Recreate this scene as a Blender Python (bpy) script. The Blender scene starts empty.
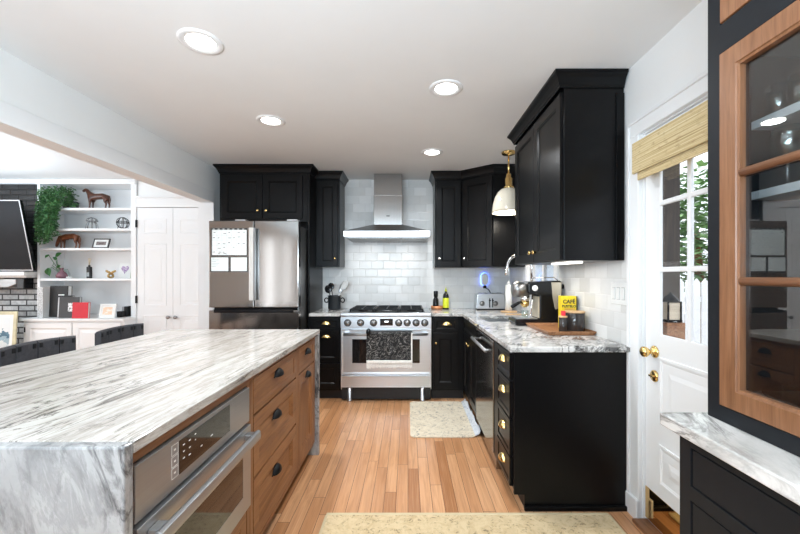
import bpy, bmesh, math, random
from mathutils import Vector, Matrix
random.seed(7)
PI = math.pi
SC = bpy.context.scene
COL = SC.collection

# ------------------------------------------------------------------ camera, world, lights, exposure
EYE = 1.315
cam_d = bpy.data.cameras.new('camera'); cam_d.sensor_width = 36.0; cam_d.lens = 36.0*370/800
cam_d.shift_x = -0.010; cam_d.shift_y = 0.01125; cam_d.clip_start = 0.02
cam = bpy.data.objects.new('camera', cam_d); COL.objects.link(cam)
cam.location = (0, 0, EYE); cam.rotation_euler = (PI/2, 0, 0)
SC.camera = cam
SC.view_settings.view_transform = 'Standard'; SC.view_settings.look = 'None'
SC.view_settings.gamma = 1.0; SC.view_settings.use_curve_mapping = False
SC.view_settings.exposure = 0.52
SC.cycles.use_denoising = True
SC.cycles.max_bounces = 10; SC.cycles.diffuse_bounces = 5; SC.cycles.glossy_bounces = 5
SC.cycles.transparent_max_bounces = 16; SC.cycles.sample_clamp_indirect = 6.0
SC.cycles.caustics_reflective = False; SC.cycles.caustics_refractive = False

world = bpy.data.worlds.new('sky'); SC.world = world; world.use_nodes = True
bg = world.node_tree.nodes['Background']
bg.inputs[0].default_value = (0.86, 0.92, 1.0, 1); bg.inputs[1].default_value = 1.7

def area(name, loc, rot, sx, sy, power, color=(1, 1, 1), parent=None, shape='RECTANGLE', spread=PI):
    l = bpy.data.lights.new(name, 'AREA'); l.shape = shape; l.size = sx; l.size_y = sy
    l.energy = power; l.color = color; l.spread = spread
    o = bpy.data.objects.new(name, l); COL.objects.link(o)
    o.location = loc; o.rotation_euler = rot
    if parent: o.parent = parent
    return o
# unseen fill lamps added at the closed rear and living room walls
FILL = (0.95, 0.98, 1.0)
for x_ in (-.2, .75): area('rear_fill', (x_, -2.55, 1.45), (PI/2, 0, 0), .22, 1.7, 4, FILL)
area('living_fill', (-6.85, 1.2, 1.45), (PI/2, 0, -PI/2), 3.2, 1.7, 45, FILL)
for x_, sx_ in ((-3.64, .15), (-3.17, .09)): area('fridge_streak_lamp', (x_, -2.69, 1.3), (PI/2, 0, 0), sx_, 2.0, 4.5*sx_/.15, FILL)  # lamps added behind the rear slots to streak the fridge doors
# unseen fill lamps added above and behind the camera, without fixtures
for x_, y_ in ((.24, .85), (-.4, -.5)): area('ceiling_fill', (x_, y_, 2.48), (0, 0, 0), .13, .13, 3.5, (.93, .97, 1.0), None, 'DISK', math.radians(150))
# unseen upward fill added behind the camera and in the living room, for bounced light
UP = (.68, .86, 1.0)
area('bounce_fill', (-.55, -.75, 1.55), (PI-.74, 0, 0), 1.5, 1.1, 82, UP)
area('bounce_fill', (-4.7, 2.5, 1.75), (PI, 0, 0), 1.6, 2.4, 58, UP)
CAN_POWER = 8.0

# ------------------------------------------------------------------ mesh builder
def V3(a): return Vector(a)
WORLD = (V3((0, 0, 0)), V3((1, 0, 0)), V3((0, 1, 0)), V3((0, 0, 1)))
def fr_back(y): return (V3((0, y, 0)), V3((1, 0, 0)), V3((0, 0, 1)), V3((0, -1, 0)))     # faces -Y, u = X, v = Z
def fr_right(x): return (V3((x, 0, 0)), V3((0, -1, 0)), V3((0, 0, 1)), V3((-1, 0, 0)))   # faces -X, u = -Y
def fr_left(x): return (V3((x, 0, 0)), V3((0, 1, 0)), V3((0, 0, 1)), V3((1, 0, 0)))      # faces +X, u = Y
def fr_rot(loc, ang):                                                                       # upright frame turned about Z
    c, s = math.cos(ang), math.sin(ang)
    return (V3(loc), V3((c, s, 0)), V3((-s, c, 0)), V3((0, 0, 1)))
def fr_face(loc, ang):                                                                      # a face turned about Z, u along the face, v up, w out
    c, s = math.cos(ang), math.sin(ang)
    return (V3(loc), V3((c, s, 0)), V3((0, 0, 1)), V3((s, -c, 0)))

def offset(o):
    v = Vector((0, 0, 0))
    while o is not None:
        v += o.location; o = o.parent
    return v

class MB:
    def __init__(self): self.bm = bmesh.new()
    def P(self, F, p): return F[0] + F[1]*p[0] + F[2]*p[1] + F[3]*p[2]
    def add(self, pts, faces, F=WORLD, smooth=False, mi=0):
        vs = [self.bm.verts.new(self.P(F, p)) for p in pts]
        for f in faces:
            try:
                fc = self.bm.faces.new([vs[i] for i in f]); fc.smooth = smooth; fc.material_index = mi
            except ValueError: pass
        return self
    def box(self, a, b, F=WORLD, mi=0):
        (x0, y0, z0), (x1, y1, z1) = a, b
        if x0 > x1: x0, x1 = x1, x0
        if y0 > y1: y0, y1 = y1, y0
        if z0 > z1: z0, z1 = z1, z0
        pts = [(x0,y0,z0),(x1,y0,z0),(x1,y1,z0),(x0,y1,z0),(x0,y0,z1),(x1,y0,z1),(x1,y1,z1),(x0,y1,z1)]
        return self.add(pts, [(0,3,2,1),(4,5,6,7),(0,1,5,4),(1,2,6,5),(2,3,7,6),(3,0,4,7)], F, mi=mi)
    def prism(self, poly, w0, w1, F=WORLD, smooth=False):
        n = len(poly)
        pts = [(p[0], p[1], w0) for p in poly] + [(p[0], p[1], w1) for p in poly]
        fs = [tuple(reversed(range(n))), tuple(range(n, 2*n))] + [(i, (i+1) % n, n+(i+1) % n, n+i) for i in range(n)]
        return self.add(pts, fs, F, smooth)
    def rings(self, rings, F=WORLD, smooth=True, cap0=True, cap1=True, closed=True):
        n = len(rings[0]); pts = [p for r in rings for p in r]; fs = []
        for k in range(len(rings)-1):
            for i in range(n if closed else n-1):
                j = (i+1) % n
                fs.append((k*n+i, k*n+j, (k+1)*n+j, (k+1)*n+i))
        if cap0: fs.append(tuple(reversed(range(n))))
        if cap1: fs.append(tuple(range((len(rings)-1)*n, len(rings)*n)))
        return self.add(pts, fs, F, smooth)
    def lathe(self, prof, c=(0,0,0), F=WORLD, n=20, sx=1.0, sy=1.0, cap0=True, cap1=True, smooth=True):
        rs = []
        for r, h in prof:
            r = max(r, 1e-5)
            rs.append([(c[0]+r*sx*math.cos(2*PI*i/n), c[1]+r*sy*math.sin(2*PI*i/n), c[2]+h) for i in range(n)])
        return self.rings(rs, F, smooth, cap0, cap1)
    def tube(self, pts, r, F=WORLD, n=8, closed=False, caps=True):
        pts = [V3(p) for p in pts]; m = len(pts)
        rad = r if isinstance(r, (list, tuple)) else [r]*m
        rs = []; up = None
        for i, p in enumerate(pts):
            if closed: d = pts[(i+1) % m] - pts[i-1]
            else: d = pts[min(i+1, m-1)] - pts[max(i-1, 0)]
            d.normalize()
            if up is None:
                up = V3((0,0,1)) if abs(d.z) < .9 else V3((1,0,0))
            a = up - d*up.dot(d)
            if a.length < 1e-6: a = V3((0,1,0)) - d*d.y
            a.normalize(); b = d.cross(a); up = a
            rs.append([tuple(p + a*(rad[i]*math.cos(2*PI*k/n)) + b*(rad[i]*math.sin(2*PI*k/n))) for k in range(n)])
        if closed: rs.append(rs[0])
        return self.rings(rs, F, True, caps and not closed, caps and not closed)
    def cyl(self, p0, p1, r0, r1=None, n=16, F=WORLD): return self.tube([p0, p1], [r0, r0 if r1 is None else r1], F, n)
    def ball(self, c, r, F=WORLD, n=14, m=8, s=(1,1,1)):
        rs = []
        for k in range(m+1):
            t = -PI/2 + PI*k/m
            rs.append([(c[0]+s[0]*max(r*math.cos(t),1e-5)*math.cos(2*PI*i/n), c[1]+s[1]*max(r*math.cos(t),1e-5)*math.sin(2*PI*i/n), c[2]+s[2]*r*math.sin(t)) for i in range(n)])
        return self.rings(rs, F, True)
    def panel(self, u0, u1, v0, v1, F, t=.02, border=.055, depth=.009, ch=.006, raised=None, w0=0.0, bead=True):
        """a framed (recessed panel) door or drawer front, back at w0, front at w0+t"""
        def rg(i, w): return [(u0+i, v0+i, w), (u1-i, v0+i, w), (u1-i, v1-i, w), (u0+i, v1-i, w)]
        f = w0+t
        R = [rg(0, w0), rg(0, f-.0015), rg(.0015, f), rg(border, f)]
        if bead: R += [rg(border+.003, f-.003), rg(border+.006, f-.003)]
        R += [rg(border+.006+ch, f-depth)]
        if raised: R += [rg(border+.006+ch+.012, f-depth), rg(border+.006+ch+.012+raised, f-.002)]
        return self.rings(R, F, False)
    def cup(self, u, v, F, a=.042, b=.034, c=.026):
        """a cup pull: quarter dome closed above, open below, with a thin back flange"""
        n, m = 12, 6; rings = []
        for j in range(m+1):
            ph = PI/2*j/m
            rings.append([(u+a*math.cos(PI*i/n), v+b*math.sin(PI*i/n)*math.cos(ph), .001+c*math.sin(PI*i/n)**.6*math.sin(ph)) for i in range(n+1)])
        self.rings(rings, F, True, False, False, closed=False)
        inner = [[(u+(p[0]-u)*.92, v+(p[1]-v)*.92, max(.001, p[2]*.92)) for p in r] for r in reversed(rings)]
        self.rings(inner, F, True, False, False, closed=False)
        self.box((u-a-.004, v-.003, 0), (u+a+.004, v+.003, .0035), F)
        return self
    def knob(self, u, v, F, r=.014, h=.024, w0=0):
        return self.lathe([(r*.55, 0), (r*.5, h*.35), (r*.95, h*.55), (r, h*.75), (r*.75, h*.97), (r*.2, h)], (u, v, w0), F, 14)
    def cells(self, xs, ys, mask, z0, z1):
        vt = {}; bmv = self.bm.verts
        def v(i, j, z):
            k = (i, j, z)
            if k not in vt: vt[k] = bmv.new((xs[i], ys[j], z))
            return vt[k]
        nx, ny = len(xs)-1, len(ys)-1
        on = lambda i, j: 0 <= i < nx and 0 <= j < ny and mask[j][i]
        for j in range(ny):
            for i in range(nx):
                if not on(i, j): continue
                N = self.bm.faces.new
                N([v(i,j,z1), v(i+1,j,z1), v(i+1,j+1,z1), v(i,j+1,z1)])
                N([v(i,j+1,z0), v(i+1,j+1,z0), v(i+1,j,z0), v(i,j,z0)])
                if not on(i, j-1): N([v(i,j,z0), v(i+1,j,z0), v(i+1,j,z1), v(i,j,z1)])
                if not on(i, j+1): N([v(i+1,j+1,z0), v(i,j+1,z0), v(i,j+1,z1), v(i+1,j+1,z1)])
                if not on(i-1, j): N([v(i,j+1,z0), v(i,j,z0), v(i,j,z1), v(i,j+1,z1)])
                if not on(i+1, j): N([v(i+1,j,z0), v(i+1,j+1,z0), v(i+1,j+1,z1), v(i+1,j,z1)])
        return self
    def sweep(self, path, prof, skip0=False, skip1=False):
        """a moulding: profile (out, z) swept along a plan polyline with mitres, out = to the left of travel"""
        n = len(path); rs = []
        for i, p in enumerate(path):
            d0 = V3((path[i][0]-path[i-1][0], path[i][1]-path[i-1][1], 0)).normalized() if i else None
            d1 = V3((path[i+1][0]-path[i][0], path[i+1][1]-path[i][1], 0)).normalized() if i < n-1 else None
            if d0 is None: d0 = d1
            if d1 is None: d1 = d0
            n0 = V3((-d0.y, d0.x, 0)); n1 = V3((-d1.y, d1.x, 0))
            m = (n0+n1).normalized(); m = m / max(m.dot(n0), .3)
            rs.append([(p[0]+m.x*o, p[1]+m.y*o, z) for o, z in prof])
        if skip0: rs = rs[1:]
        if skip1: rs = rs[:-1]
        return self.rings(rs, WORLD, False)
    def build(self, name, mat, parent=None, bevel=0, seg=2, local=False):
        me = bpy.data.meshes.new(name)
        bmesh.ops.recalc_face_normals(self.bm, faces=self.bm.faces[:])
        if parent is not None and not local:
            bmesh.ops.translate(self.bm, verts=self.bm.verts[:], vec=-offset(parent))
        self.bm.to_mesh(me); self.bm.free()
        for m in (mat if isinstance(mat, (list, tuple)) else [mat]): me.materials.append(m)
        o = bpy.data.objects.new(name, me); COL.objects.link(o)
        if parent is not None: o.parent = parent
        if bevel:
            b = o.modifiers.new('edge', 'BEVEL'); b.width = bevel; b.segments = seg; b.limit_method = 'ANGLE'; b.angle_limit = math.radians(50)
            b.harden_normals = False
        return o

def tag(o, label, cat, group=None, kind=None):
    if label: o['label'] = label
    if cat: o['category'] = cat
    if group: o['group'] = group
    if kind: o['kind'] = kind
    return o
def thing(name, label, cat, loc=(0,0,0), group=None):
    o = bpy.data.objects.new(name, None); COL.objects.link(o); o.location = loc; o.empty_display_size = .1
    return tag(o, label, cat, group)
def struct(o): o['kind'] = 'structure'; return o
def bake(o):
    """replace an object's mesh by its evaluated one"""
    bpy.context.view_layer.update()
    dg = bpy.context.evaluated_depsgraph_get()
    me = bpy.data.meshes.new_from_object(o.evaluated_get(dg))
    o.modifiers.clear(); o.data = me
    return o
def writing(name, s, size, mat, parent, F, u, v, w=.0006, align='CENTER', bold=0):
    cu = bpy.data.curves.new(name, 'FONT'); cu.body = s; cu.size = size; cu.align_x = align; cu.align_y = 'CENTER'; cu.extrude = .0004; cu.offset = bold
    t = bpy.data.objects.new(name, cu); COL.objects.link(t)
    bpy.context.view_layer.update()
    dg = bpy.context.evaluated_depsgraph_get()
    me = bpy.data.meshes.new_from_object(t.evaluated_get(dg))
    bpy.data.objects.remove(t)
    off = offset(parent)
    for vv in me.vertices:
        c = vv.co; vv.co = F[0] + F[1]*(u+c.x) + F[2]*(v+c.y) + F[3]*(w+c.z) - off
    me.materials.clear(); me.materials.append(mat)
    o = bpy.data.objects.new(name, me); COL.objects.link(o); o.parent = parent
    return o
def copy_tree(o, parent=None):
    c = o.copy(); COL.objects.link(c)
    if parent is not None: c.parent = parent
    for ch in list(o.children): copy_tree(ch, c)
    return c

# ------------------------------------------------------------------ materials
class NT:
    def __init__(self, name):
        self.m = bpy.data.materials.new(name); self.m.use_nodes = True
        self.t = self.m.node_tree; self.b = self.t.nodes['Principled BSDF']; self.out = self.t.nodes['Material Output']
    def n(self, ty, **kw):
        x = self.t.nodes.new(ty)
        for k, v in kw.items():
            if k.startswith('_'): setattr(x, k[1:], v)
            else: self.set(x.inputs[k], v)
        return x
    def set(self, sock, v):
        if isinstance(v, bpy.types.NodeSocket): self.t.links.new(v, sock)
        else:
            if isinstance(v, tuple) and len(v) == 3 and sock.type == 'RGBA': v = (*v, 1)
            sock.default_value = v
    def bs(self, **kw):
        for k, v in kw.items(): self.set(self.b.inputs[k.replace('_', ' ')], v)
    def math(self, op, a, b=0.0, c=0.0, clamp=False):
        x = self.t.nodes.new('ShaderNodeMath'); x.operation = op; x.use_clamp = clamp
        self.set(x.inputs[0], a); self.set(x.inputs[1], b); self.set(x.inputs[2], c)
        return x.outputs[0]
    def coord(self, kind='Object'): return self.n('ShaderNodeTexCoord').outputs[kind]
    def mapping(self, vec, loc=(0,0,0), rot=(0,0,0), scale=(1,1,1)):
        return self.n('ShaderNodeMapping', Vector=vec, Location=loc, Rotation=rot, Scale=scale).outputs[0]
    def noise(self, vec, scale=5, detail=4, rough=.55, dist=0.0):
        return self.n('ShaderNodeTexNoise', Vector=vec, Scale=scale, Detail=detail, Roughness=rough, Distortion=dist).outputs[0]
    def ramp(self, fac, stops, interp='LINEAR'):
        r = self.n('ShaderNodeValToRGB', Fac=fac); r.color_ramp.interpolation = interp
        el = r.color_ramp.elements
        while len(el) < len(stops): el.new(.5)
        for e, (p, c) in zip(el, stops):
            e.position = p; e.color = (*c, 1) if isinstance(c, tuple) else (c, c, c, 1)
        return r.outputs[0]
    def mix(self, fac, a, b, mode='MIX'):
        x = self.t.nodes.new('ShaderNodeMix'); x.data_type = 'RGBA'; x.blend_type = mode
        self.set(x.inputs[0], fac); self.set(x.inputs[6], a); self.set(x.inputs[7], b)
        return x.outputs[2]
    def bump(self, h, strength=.2, dist=.01):
        self.bs(Normal=self.n('ShaderNodeBump', Height=h, Strength=strength, Distance=dist).outputs[0])
    def sep(self, vec): return self.n('ShaderNodeSeparateXYZ', Vector=vec).outputs
    def comb(self, x, y, z=0.0): return self.n('ShaderNodeCombineXYZ', X=x, Y=y, Z=z).outputs[0]

def plain(name, col, rough=.5, metal=0.0, var=.06, scale=14, bump=0.0, **kw):
    """a surface of one colour with a slight mottling"""
    k = NT(name); c = k.coord()
    nz = k.noise(c, scale, 3)
    lo = tuple(max(0, x*(1-var)) for x in col); hi = tuple(min(1, x*(1+var)) for x in col)
    k.bs(Base_Color=k.ramp(nz, [(.3, lo), (.7, hi)]), Roughness=rough, Metallic=metal)
    for a, v in kw.items(): k.bs(**{a: v})
    if bump: k.bump(k.noise(c, scale*6, 3), bump, .004)
    return k.m
def brushed(name, col, rough=.26, axis=0, var=.10, metal=1.0):
    k = NT(name); c = k.coord()
    sc = [260, 260, 260]; sc[axis] = 1.5
    nz = k.noise(k.mapping(c, scale=tuple(sc)), 1.0, 2)
    k.bs(Base_Color=k.ramp(nz, [(.3, tuple(x*(1-var) for x in col)), (.7, tuple(min(1, x*(1+var)) for x in col))]), Metallic=metal,
         Roughness=k.math('MULTIPLY_ADD', nz, .12, rough-.06))
    return k.m
def glow(name, col, strength):
    k = NT(name); k.bs(Base_Color=(.9,.9,.9), Emission_Color=col, Emission_Strength=strength, Roughness=.4); return k.m
def thin_glass(name, tint=(1,1,1), ior=1.5, extra=0.0):
    k = NT(name)
    tr = k.n('ShaderNodeBsdfTransparent', Color=(*tint, 1)); gl = k.n('ShaderNodeBsdfGlossy', Roughness=.0)
    back = k.n('ShaderNodeNewGeometry').outputs['Backfacing']        # a pane is thin: no inner total reflection
    fr = k.n('ShaderNodeFresnel', IOR=k.math('MULTIPLY_ADD', back, 1/ior-ior, ior)).outputs[0]
    mx = k.n('ShaderNodeMixShader', Fac=k.math('ADD', fr, extra, clamp=True)); k.t.links.new(tr.outputs[0], mx.inputs[1]); k.t.links.new(gl.outputs[0], mx.inputs[2])
    k.t.links.new(mx.outputs[0], k.out.inputs[0]); return k.m

M = {}
M['wall'] = plain('wall_paint', (.87,.87,.86), .55, var=.012, scale=3)
M['ceiling'] = plain('ceiling_paint', (.84,.84,.835), .7, var=.012, scale=3)
M['trim'] = plain('white_trim_paint', (.84,.84,.84), .32, var=.01, scale=3)
M['black'] = plain('black_cabinet_paint', (.004,.004,.0044), .30, var=.12, scale=30, Specular_IOR_Level=.2)
M['hutch_black'] = plain('soft_black_hutch_paint', (.010,.011,.013), .5, var=.08, scale=30, Specular_IOR_Level=.2)
M['hutch_inside'] = plain('dark_hutch_interior', (.07,.073,.077), .5)
M['toe'] = plain('black_toe_kick', (.008,.008,.009), .5)
M['steel'] = brushed('brushed_steel', (.62,.64,.665), .34, 0, .03)
M['steel_v'] = brushed('fridge_steel', (.33,.32,.31), .13, 2, .04)
M['steel_y'] = brushed('oven_steel', (.36,.36,.36), .32, 1, .04, .72)
M['steel_dark'] = brushed('dark_steel', (.30,.30,.30), .35, 0)
M['chrome'] = plain('polished_chrome', (.82,.82,.82), .08, 1.0, var=.02)
M['brass'] = plain('warm_brass', (.85,.60,.24), .22, 1.0, var=.05)
M['brass_pol'] = plain('polished_brass_plate', (.80,.52,.22), .06, 1.0, var=.04)
M['blackmetal'] = plain('black_iron', (.004,.004,.0045), .42, .0, Specular_IOR_Level=.2)
M['blackplastic'] = plain('black_plastic', (.007,.007,.008), .22, Specular_IOR_Level=.3)
M['blackglass'] = plain('black_glass', (.006,.006,.007), .04, Specular_IOR_Level=.7)
M['whiteplastic'] = plain('white_plastic', (.82,.82,.80), .3, var=.02)
M['cream'] = plain('cream_enamel', (.72,.66,.54), .12, var=.02, Coat_Weight=.5)
M['pane'] = thin_glass('window_pane')
M['cabinet_glass'] = thin_glass('cabinet_pane', (.93,.95,.95), 1.5, .05)
M['clearglass'] = thin_glass('clear_glassware', (.90,.95,.94), 1.5, .09)
M['can'] = glow('lit_lens', (1,.97,.92), 9)
M['ledbar'] = glow('lit_led_strip', (1,.96,.9), 1.6)
M['blueglow'] = glow('blue_lit_ring', (.05,.15,1), 5)

def oak_floor():
    k = NT('oak_strip_floor'); s = k.sep(k.coord())
    W, L = .070, .92
    xr = k.math('DIVIDE', s[0], W); row = k.math('FLOOR', xr)
    rnd = k.n('ShaderNodeTexWhiteNoise', _noise_dimensions='1D', W=row).outputs[0]
    yy = k.math('ADD', k.math('DIVIDE', s[1], L), k.math('MULTIPLY', rnd, 7.31)); col = k.math('FLOOR', yy)
    pid = k.n('ShaderNodeTexWhiteNoise', _noise_dimensions='2D', Vector=k.comb(row, col)).outputs[0]
    fx = k.math('FRACT', xr); fy = k.math('FRACT', yy)
    gx = k.math('MINIMUM', fx, k.math('SUBTRACT', 1.0, fx)); gy = k.math('MULTIPLY', k.math('MINIMUM', fy, k.math('SUBTRACT', 1.0, fy)), L/W)
    gap = k.math('LESS_THAN', k.math('MINIMUM', gx, gy), .018)
    base = k.ramp(pid, [(0, (.40,.165,.062)), (.22, (.60,.295,.135)), (.5, (.70,.375,.19)), (.78, (.52,.235,.098)), (1, (.78,.47,.27))])
    v = k.comb(k.math('ADD', k.math('MULTIPLY', s[0], 38), k.math('MULTIPLY', pid, 90)), k.math('MULTIPLY', s[1], 2.4), pid)
    g1 = k.noise(v, 1.0, 6, .6, .8)
    g2 = k.noise(k.mapping(v, scale=(4,1.2,1)), 1.0, 3)
    c = k.mix(k.ramp(g1, [(.40, 0.0), (.72, .62)]), base, (.33,.135,.05))
    c = k.mix(k.ramp(g2, [(.45, 0.0), (.8, .3)]), c, (.80,.50,.30))
    c = k.mix(gap, c, (.10,.035,.012))
    k.bs(Base_Color=c, Roughness=k.math('MULTIPLY_ADD', g1, .16, .24))
    k.bump(k.math('SUBTRACT', k.math('MULTIPLY', g1, .15), gap), .12, .002)
    return k.m
M['floor'] = oak_floor()

def wood(name, axis, cols, scale=1.0, rough=.38):
    k = NT(name); c = k.coord(); sc = [24*scale]*3; sc[axis] = 1.7*scale
    v = k.mapping(c, scale=tuple(sc))
    g1 = k.noise(v, 1.0, 7, .62, 1.2); g2 = k.noise(k.mapping(c, scale=(2.2,2.2,2.2)), 1.0, 2)
    sc2 = [150*scale]*3; sc2[axis] = 6*scale
    g3 = k.noise(k.mapping(c, scale=tuple(sc2)), 1.0, 2)
    cc = k.ramp(g1, [(.25, cols[0]), (.5, cols[1]), (.75, cols[2])])
    cc = k.mix(k.math('MULTIPLY', g2, .35), cc, cols[0])
    cc = k.mix(k.ramp(g3, [(.52, 0.0), (.75, .35)]), cc, tuple(x*.45 for x in cols[0]))
    k.bs(Base_Color=cc, Roughness=rough); k.bump(g3, .06, .002)
    return k.m
OAK = [(.14,.052,.018), (.27,.118,.045), (.40,.195,.085)]
M['oak_z'] = wood('stained_oak_vertical', 2, OAK); M['oak_y'] = wood('stained_oak_horizontal', 1, OAK)
HUT = [(.13,.052,.021), (.225,.098,.044), (.31,.15,.075)]
M['hutch_z'] = wood('hutch_wood_vertical', 2, HUT, 1.6); M['hutch_y'] = wood('hutch_wood_horizontal', 1, HUT, 1.6)
LW = [(.36,.17,.07), (.52,.27,.12), (.62,.36,.18)]
M['board'] = wood('acacia_board', 1, [(.17,.07,.028), (.36,.16,.07), (.52,.27,.13)], 1.3)
M['lightwood'] = wood('pale_wood_lid', 0, [(.50,.30,.14), (.62,.40,.21), (.70,.48,.28)], 1.3)

def stone(name, long_axis, tilt, base, mid, dark, seed=0.0, stretch=8.0, sc=1.0, rough=.13, dk=(.60,.66), midamt=.55, tiltaxis='z', lines=.022, fine=0.0, fcol=(.2,.15,.11)):
    """veined stone: long streaks along one axis, pale ground, grey-brown bands, sparse dark veins"""
    k = NT(name); c = k.coord()
    rot = {'z': (0,0,tilt), 'y': (0,tilt,0), 'x': (tilt,0,0)}[tiltaxis]
    def mp(f, st, off):
        s = [f*st]*3; s[long_axis] = f
        return k.mapping(k.mapping(c, rot=rot, loc=(seed+off, seed*1.7-off, seed*.6+off)), scale=tuple(s))
    A = k.noise(mp(.9*sc, stretch*.45, 0), 1.0, 5, .6, 1.0)
    B = k.noise(mp(1.5*sc, stretch, 3.1), 1.0, 9, .68, 1.3)
    C = k.noise(mp(1.1*sc, stretch*.75, 7.7), 1.0, 8, .62, 1.5)
    D = k.noise(mp(1.3*sc, stretch*.35, 11.3), 1.0, 3, .5, .3)
    E = k.noise(c, 34*sc, 6, .7)
    G = k.noise(mp(3.2*sc, stretch*1.1, 17.9), 1.0, 8, .7, .5)
    cc = k.mix(k.ramp(A, [(.36, 0.0), (.66, midamt)]), base, mid)
    cc = k.mix(k.ramp(B, [(.50, 0.0), (.60, .38), (.70, .05)]), cc, tuple(x*.72 for x in mid))
    if fine: cc = k.mix(k.ramp(G, [(.49, 0.0), (.56, fine), (.64, .12)]), cc, fcol)
    vein = k.math('ABSOLUTE', k.math('SUBTRACT', C, .5))
    vm = k.math('MULTIPLY', k.ramp(vein, [(0.0, 1.0), (lines, .0)]), k.ramp(D, [(dk[0]-.13, 0.0), (dk[1], .9)]))
    cc = k.mix(vm, cc, dark)
    blot = k.math('MULTIPLY', k.ramp(B, [(dk[0]-.02, 0.0), (dk[1]+.02, .85)]), k.ramp(D, [(.44, 0.0), (.60, 1.0)]))
    cc = k.mix(blot, cc, dark)
    cc = k.mix(k.ramp(E, [(.50, 0.0), (.75, .22)]), cc, mid)
    k.bs(Base_Color=cc, Roughness=rough, Specular_IOR_Level=.5)
    return k.m
M['island_top'] = stone('island_quartzite', 1, .10, (.575,.545,.505), (.35,.30,.25), (.07,.055,.045), 2.3, 7.5, 1.35, .16, (.555,.63), .34, fine=.40, fcol=(.23,.18,.14))
M['island_side'] = stone('island_quartzite_side', 2, .28, (.42,.415,.405), (.245,.245,.245), (.022,.022,.026), 5.1, 3.4, 2.0, .2, (.525,.61), .7, 'y', .045, fine=.3, fcol=(.10,.10,.105))
M['counter'] = stone('counter_granite', 1, .5, (.74,.72,.69), (.42,.40,.38), (.035,.034,.034), 8.4, 3.2, 2.6, .12, (.49,.57), .6, 'z', .05)
M['hutch_top'] = stone('hutch_granite', 1, .35, (.76,.74,.71), (.44,.42,.39), (.05,.045,.04), 14.2, 3.6, 2.8, .12, (.49,.565), .65, 'z', .06)

def tile(name, plane):
    k = NT(name); s = k.sep(k.coord())
    v = k.comb(s[0] if plane == 'x' else s[1], s[2])
    TW, TH = .150, .100
    yr = k.math('DIVIDE', s[2], TH); row = k.math('FLOOR', yr)
    xr = k.math('ADD', k.math('DIVIDE', s[0] if plane == 'x' else s[1], TW), k.math('MULTIPLY', row, .5)); colm = k.math('FLOOR', xr)
    pid = k.n('ShaderNodeTexWhiteNoise', _noise_dimensions='2D', Vector=k.comb(row, colm)).outputs[0]
    fx = k.math('FRACT', xr); fy = k.math('FRACT', yr)
    gx = k.math('MULTIPLY', k.math('MINIMUM', fx, k.math('SUBTRACT', 1.0, fx)), TW); gy = k.math('MULTIPLY', k.math('MINIMUM', fy, k.math('SUBTRACT', 1.0, fy)), TH)
    d = k.math('MINIMUM', gx, gy); gap = k.math('LESS_THAN', d, .0013)
    nz = k.noise(k.n('ShaderNodeVectorMath', _operation='ADD', Vector=v).outputs[0], 9, 3)
    c = k.ramp(k.math('ADD', k.math('MULTIPLY', pid, .6), k.math('MULTIPLY', nz, .4)), [(.15, (.66,.66,.645)), (.8, (.83,.83,.82))])
    c = k.mix(gap, c, (.62,.61,.60))
    k.bs(Base_Color=c, Roughness=k.mix(gap, (.24,.24,.24), (.7,.7,.7)))
    edge = k.ramp(d, [(0.0, 0.0), (.006/.05*.05, 1.0)])
    k.bump(k.math('ADD', edge, k.math('MULTIPLY', k.math('ADD', nz, k.math('MULTIPLY', pid, .5)), .9)), .22, .005)
    return k.m
M['tile_back'] = tile('white_zellige_tile_back', 'x'); M['tile_right'] = tile('white_zellige_tile_right', 'y')

def brick(name, ca, cb, mortar, rough):
    k = NT(name); s = k.sep(k.coord()); v = k.comb(s[0], s[2])
    b = k.n('ShaderNodeTexBrick', Vector=v, Color1=ca, Color2=cb, Mortar=mortar, Scale=1.0)
    b.inputs['Brick Width'].default_value = .20; b.inputs['Row Height'].default_value = .068; b.inputs['Mortar Size'].default_value = .010; b.inputs['Mortar Smooth'].default_value = .3
    nz = k.noise(k.coord(), 26, 5)
    k.bs(Base_Color=k.mix(k.ramp(nz, [(.4, 0.0), (.8, .5)]), b.outputs[0], mortar), Roughness=rough)
    k.bump(k.math('ADD', k.math('SUBTRACT', 1.0, b.outputs['Fac']), k.math('MULTIPLY', nz, .4)), .7, .012)
    return k.m
M['brick_black'] = brick('black_painted_brick', (.020,.020,.021), (.045,.045,.047), (.004,.004,.004), .3)
M['brick_pale'] = brick('pale_sheen_brick', (.36,.36,.36), (.58,.58,.58), (.05,.05,.05), .6)  # window sheen on black paint put into a pale brick colour

def bamboo():
    k = NT('woven_bamboo'); s = k.sep(k.coord())
    a = k.noise(k.comb(k.math('MULTIPLY', s[1], 2.0), k.math('MULTIPLY', s[2], 190)), 1.0, 3, .6)
    b = k.noise(k.comb(k.math('MULTIPLY', s[1], 26), k.math('MULTIPLY', s[2], 60)), 1.0, 3)
    c = k.ramp(a, [(.3, (.34,.23,.10)), (.5, (.60,.47,.25)), (.72, (.76,.66,.43))])
    c = k.mix(k.ramp(b, [(.55, 0.0), (.75, .7)]), c, (.34,.22,.10))
    k.bs(Base_Color=c, Roughness=.75); k.bump(a, .4, .004); return k.m
M['bamboo'] = bamboo()

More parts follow.
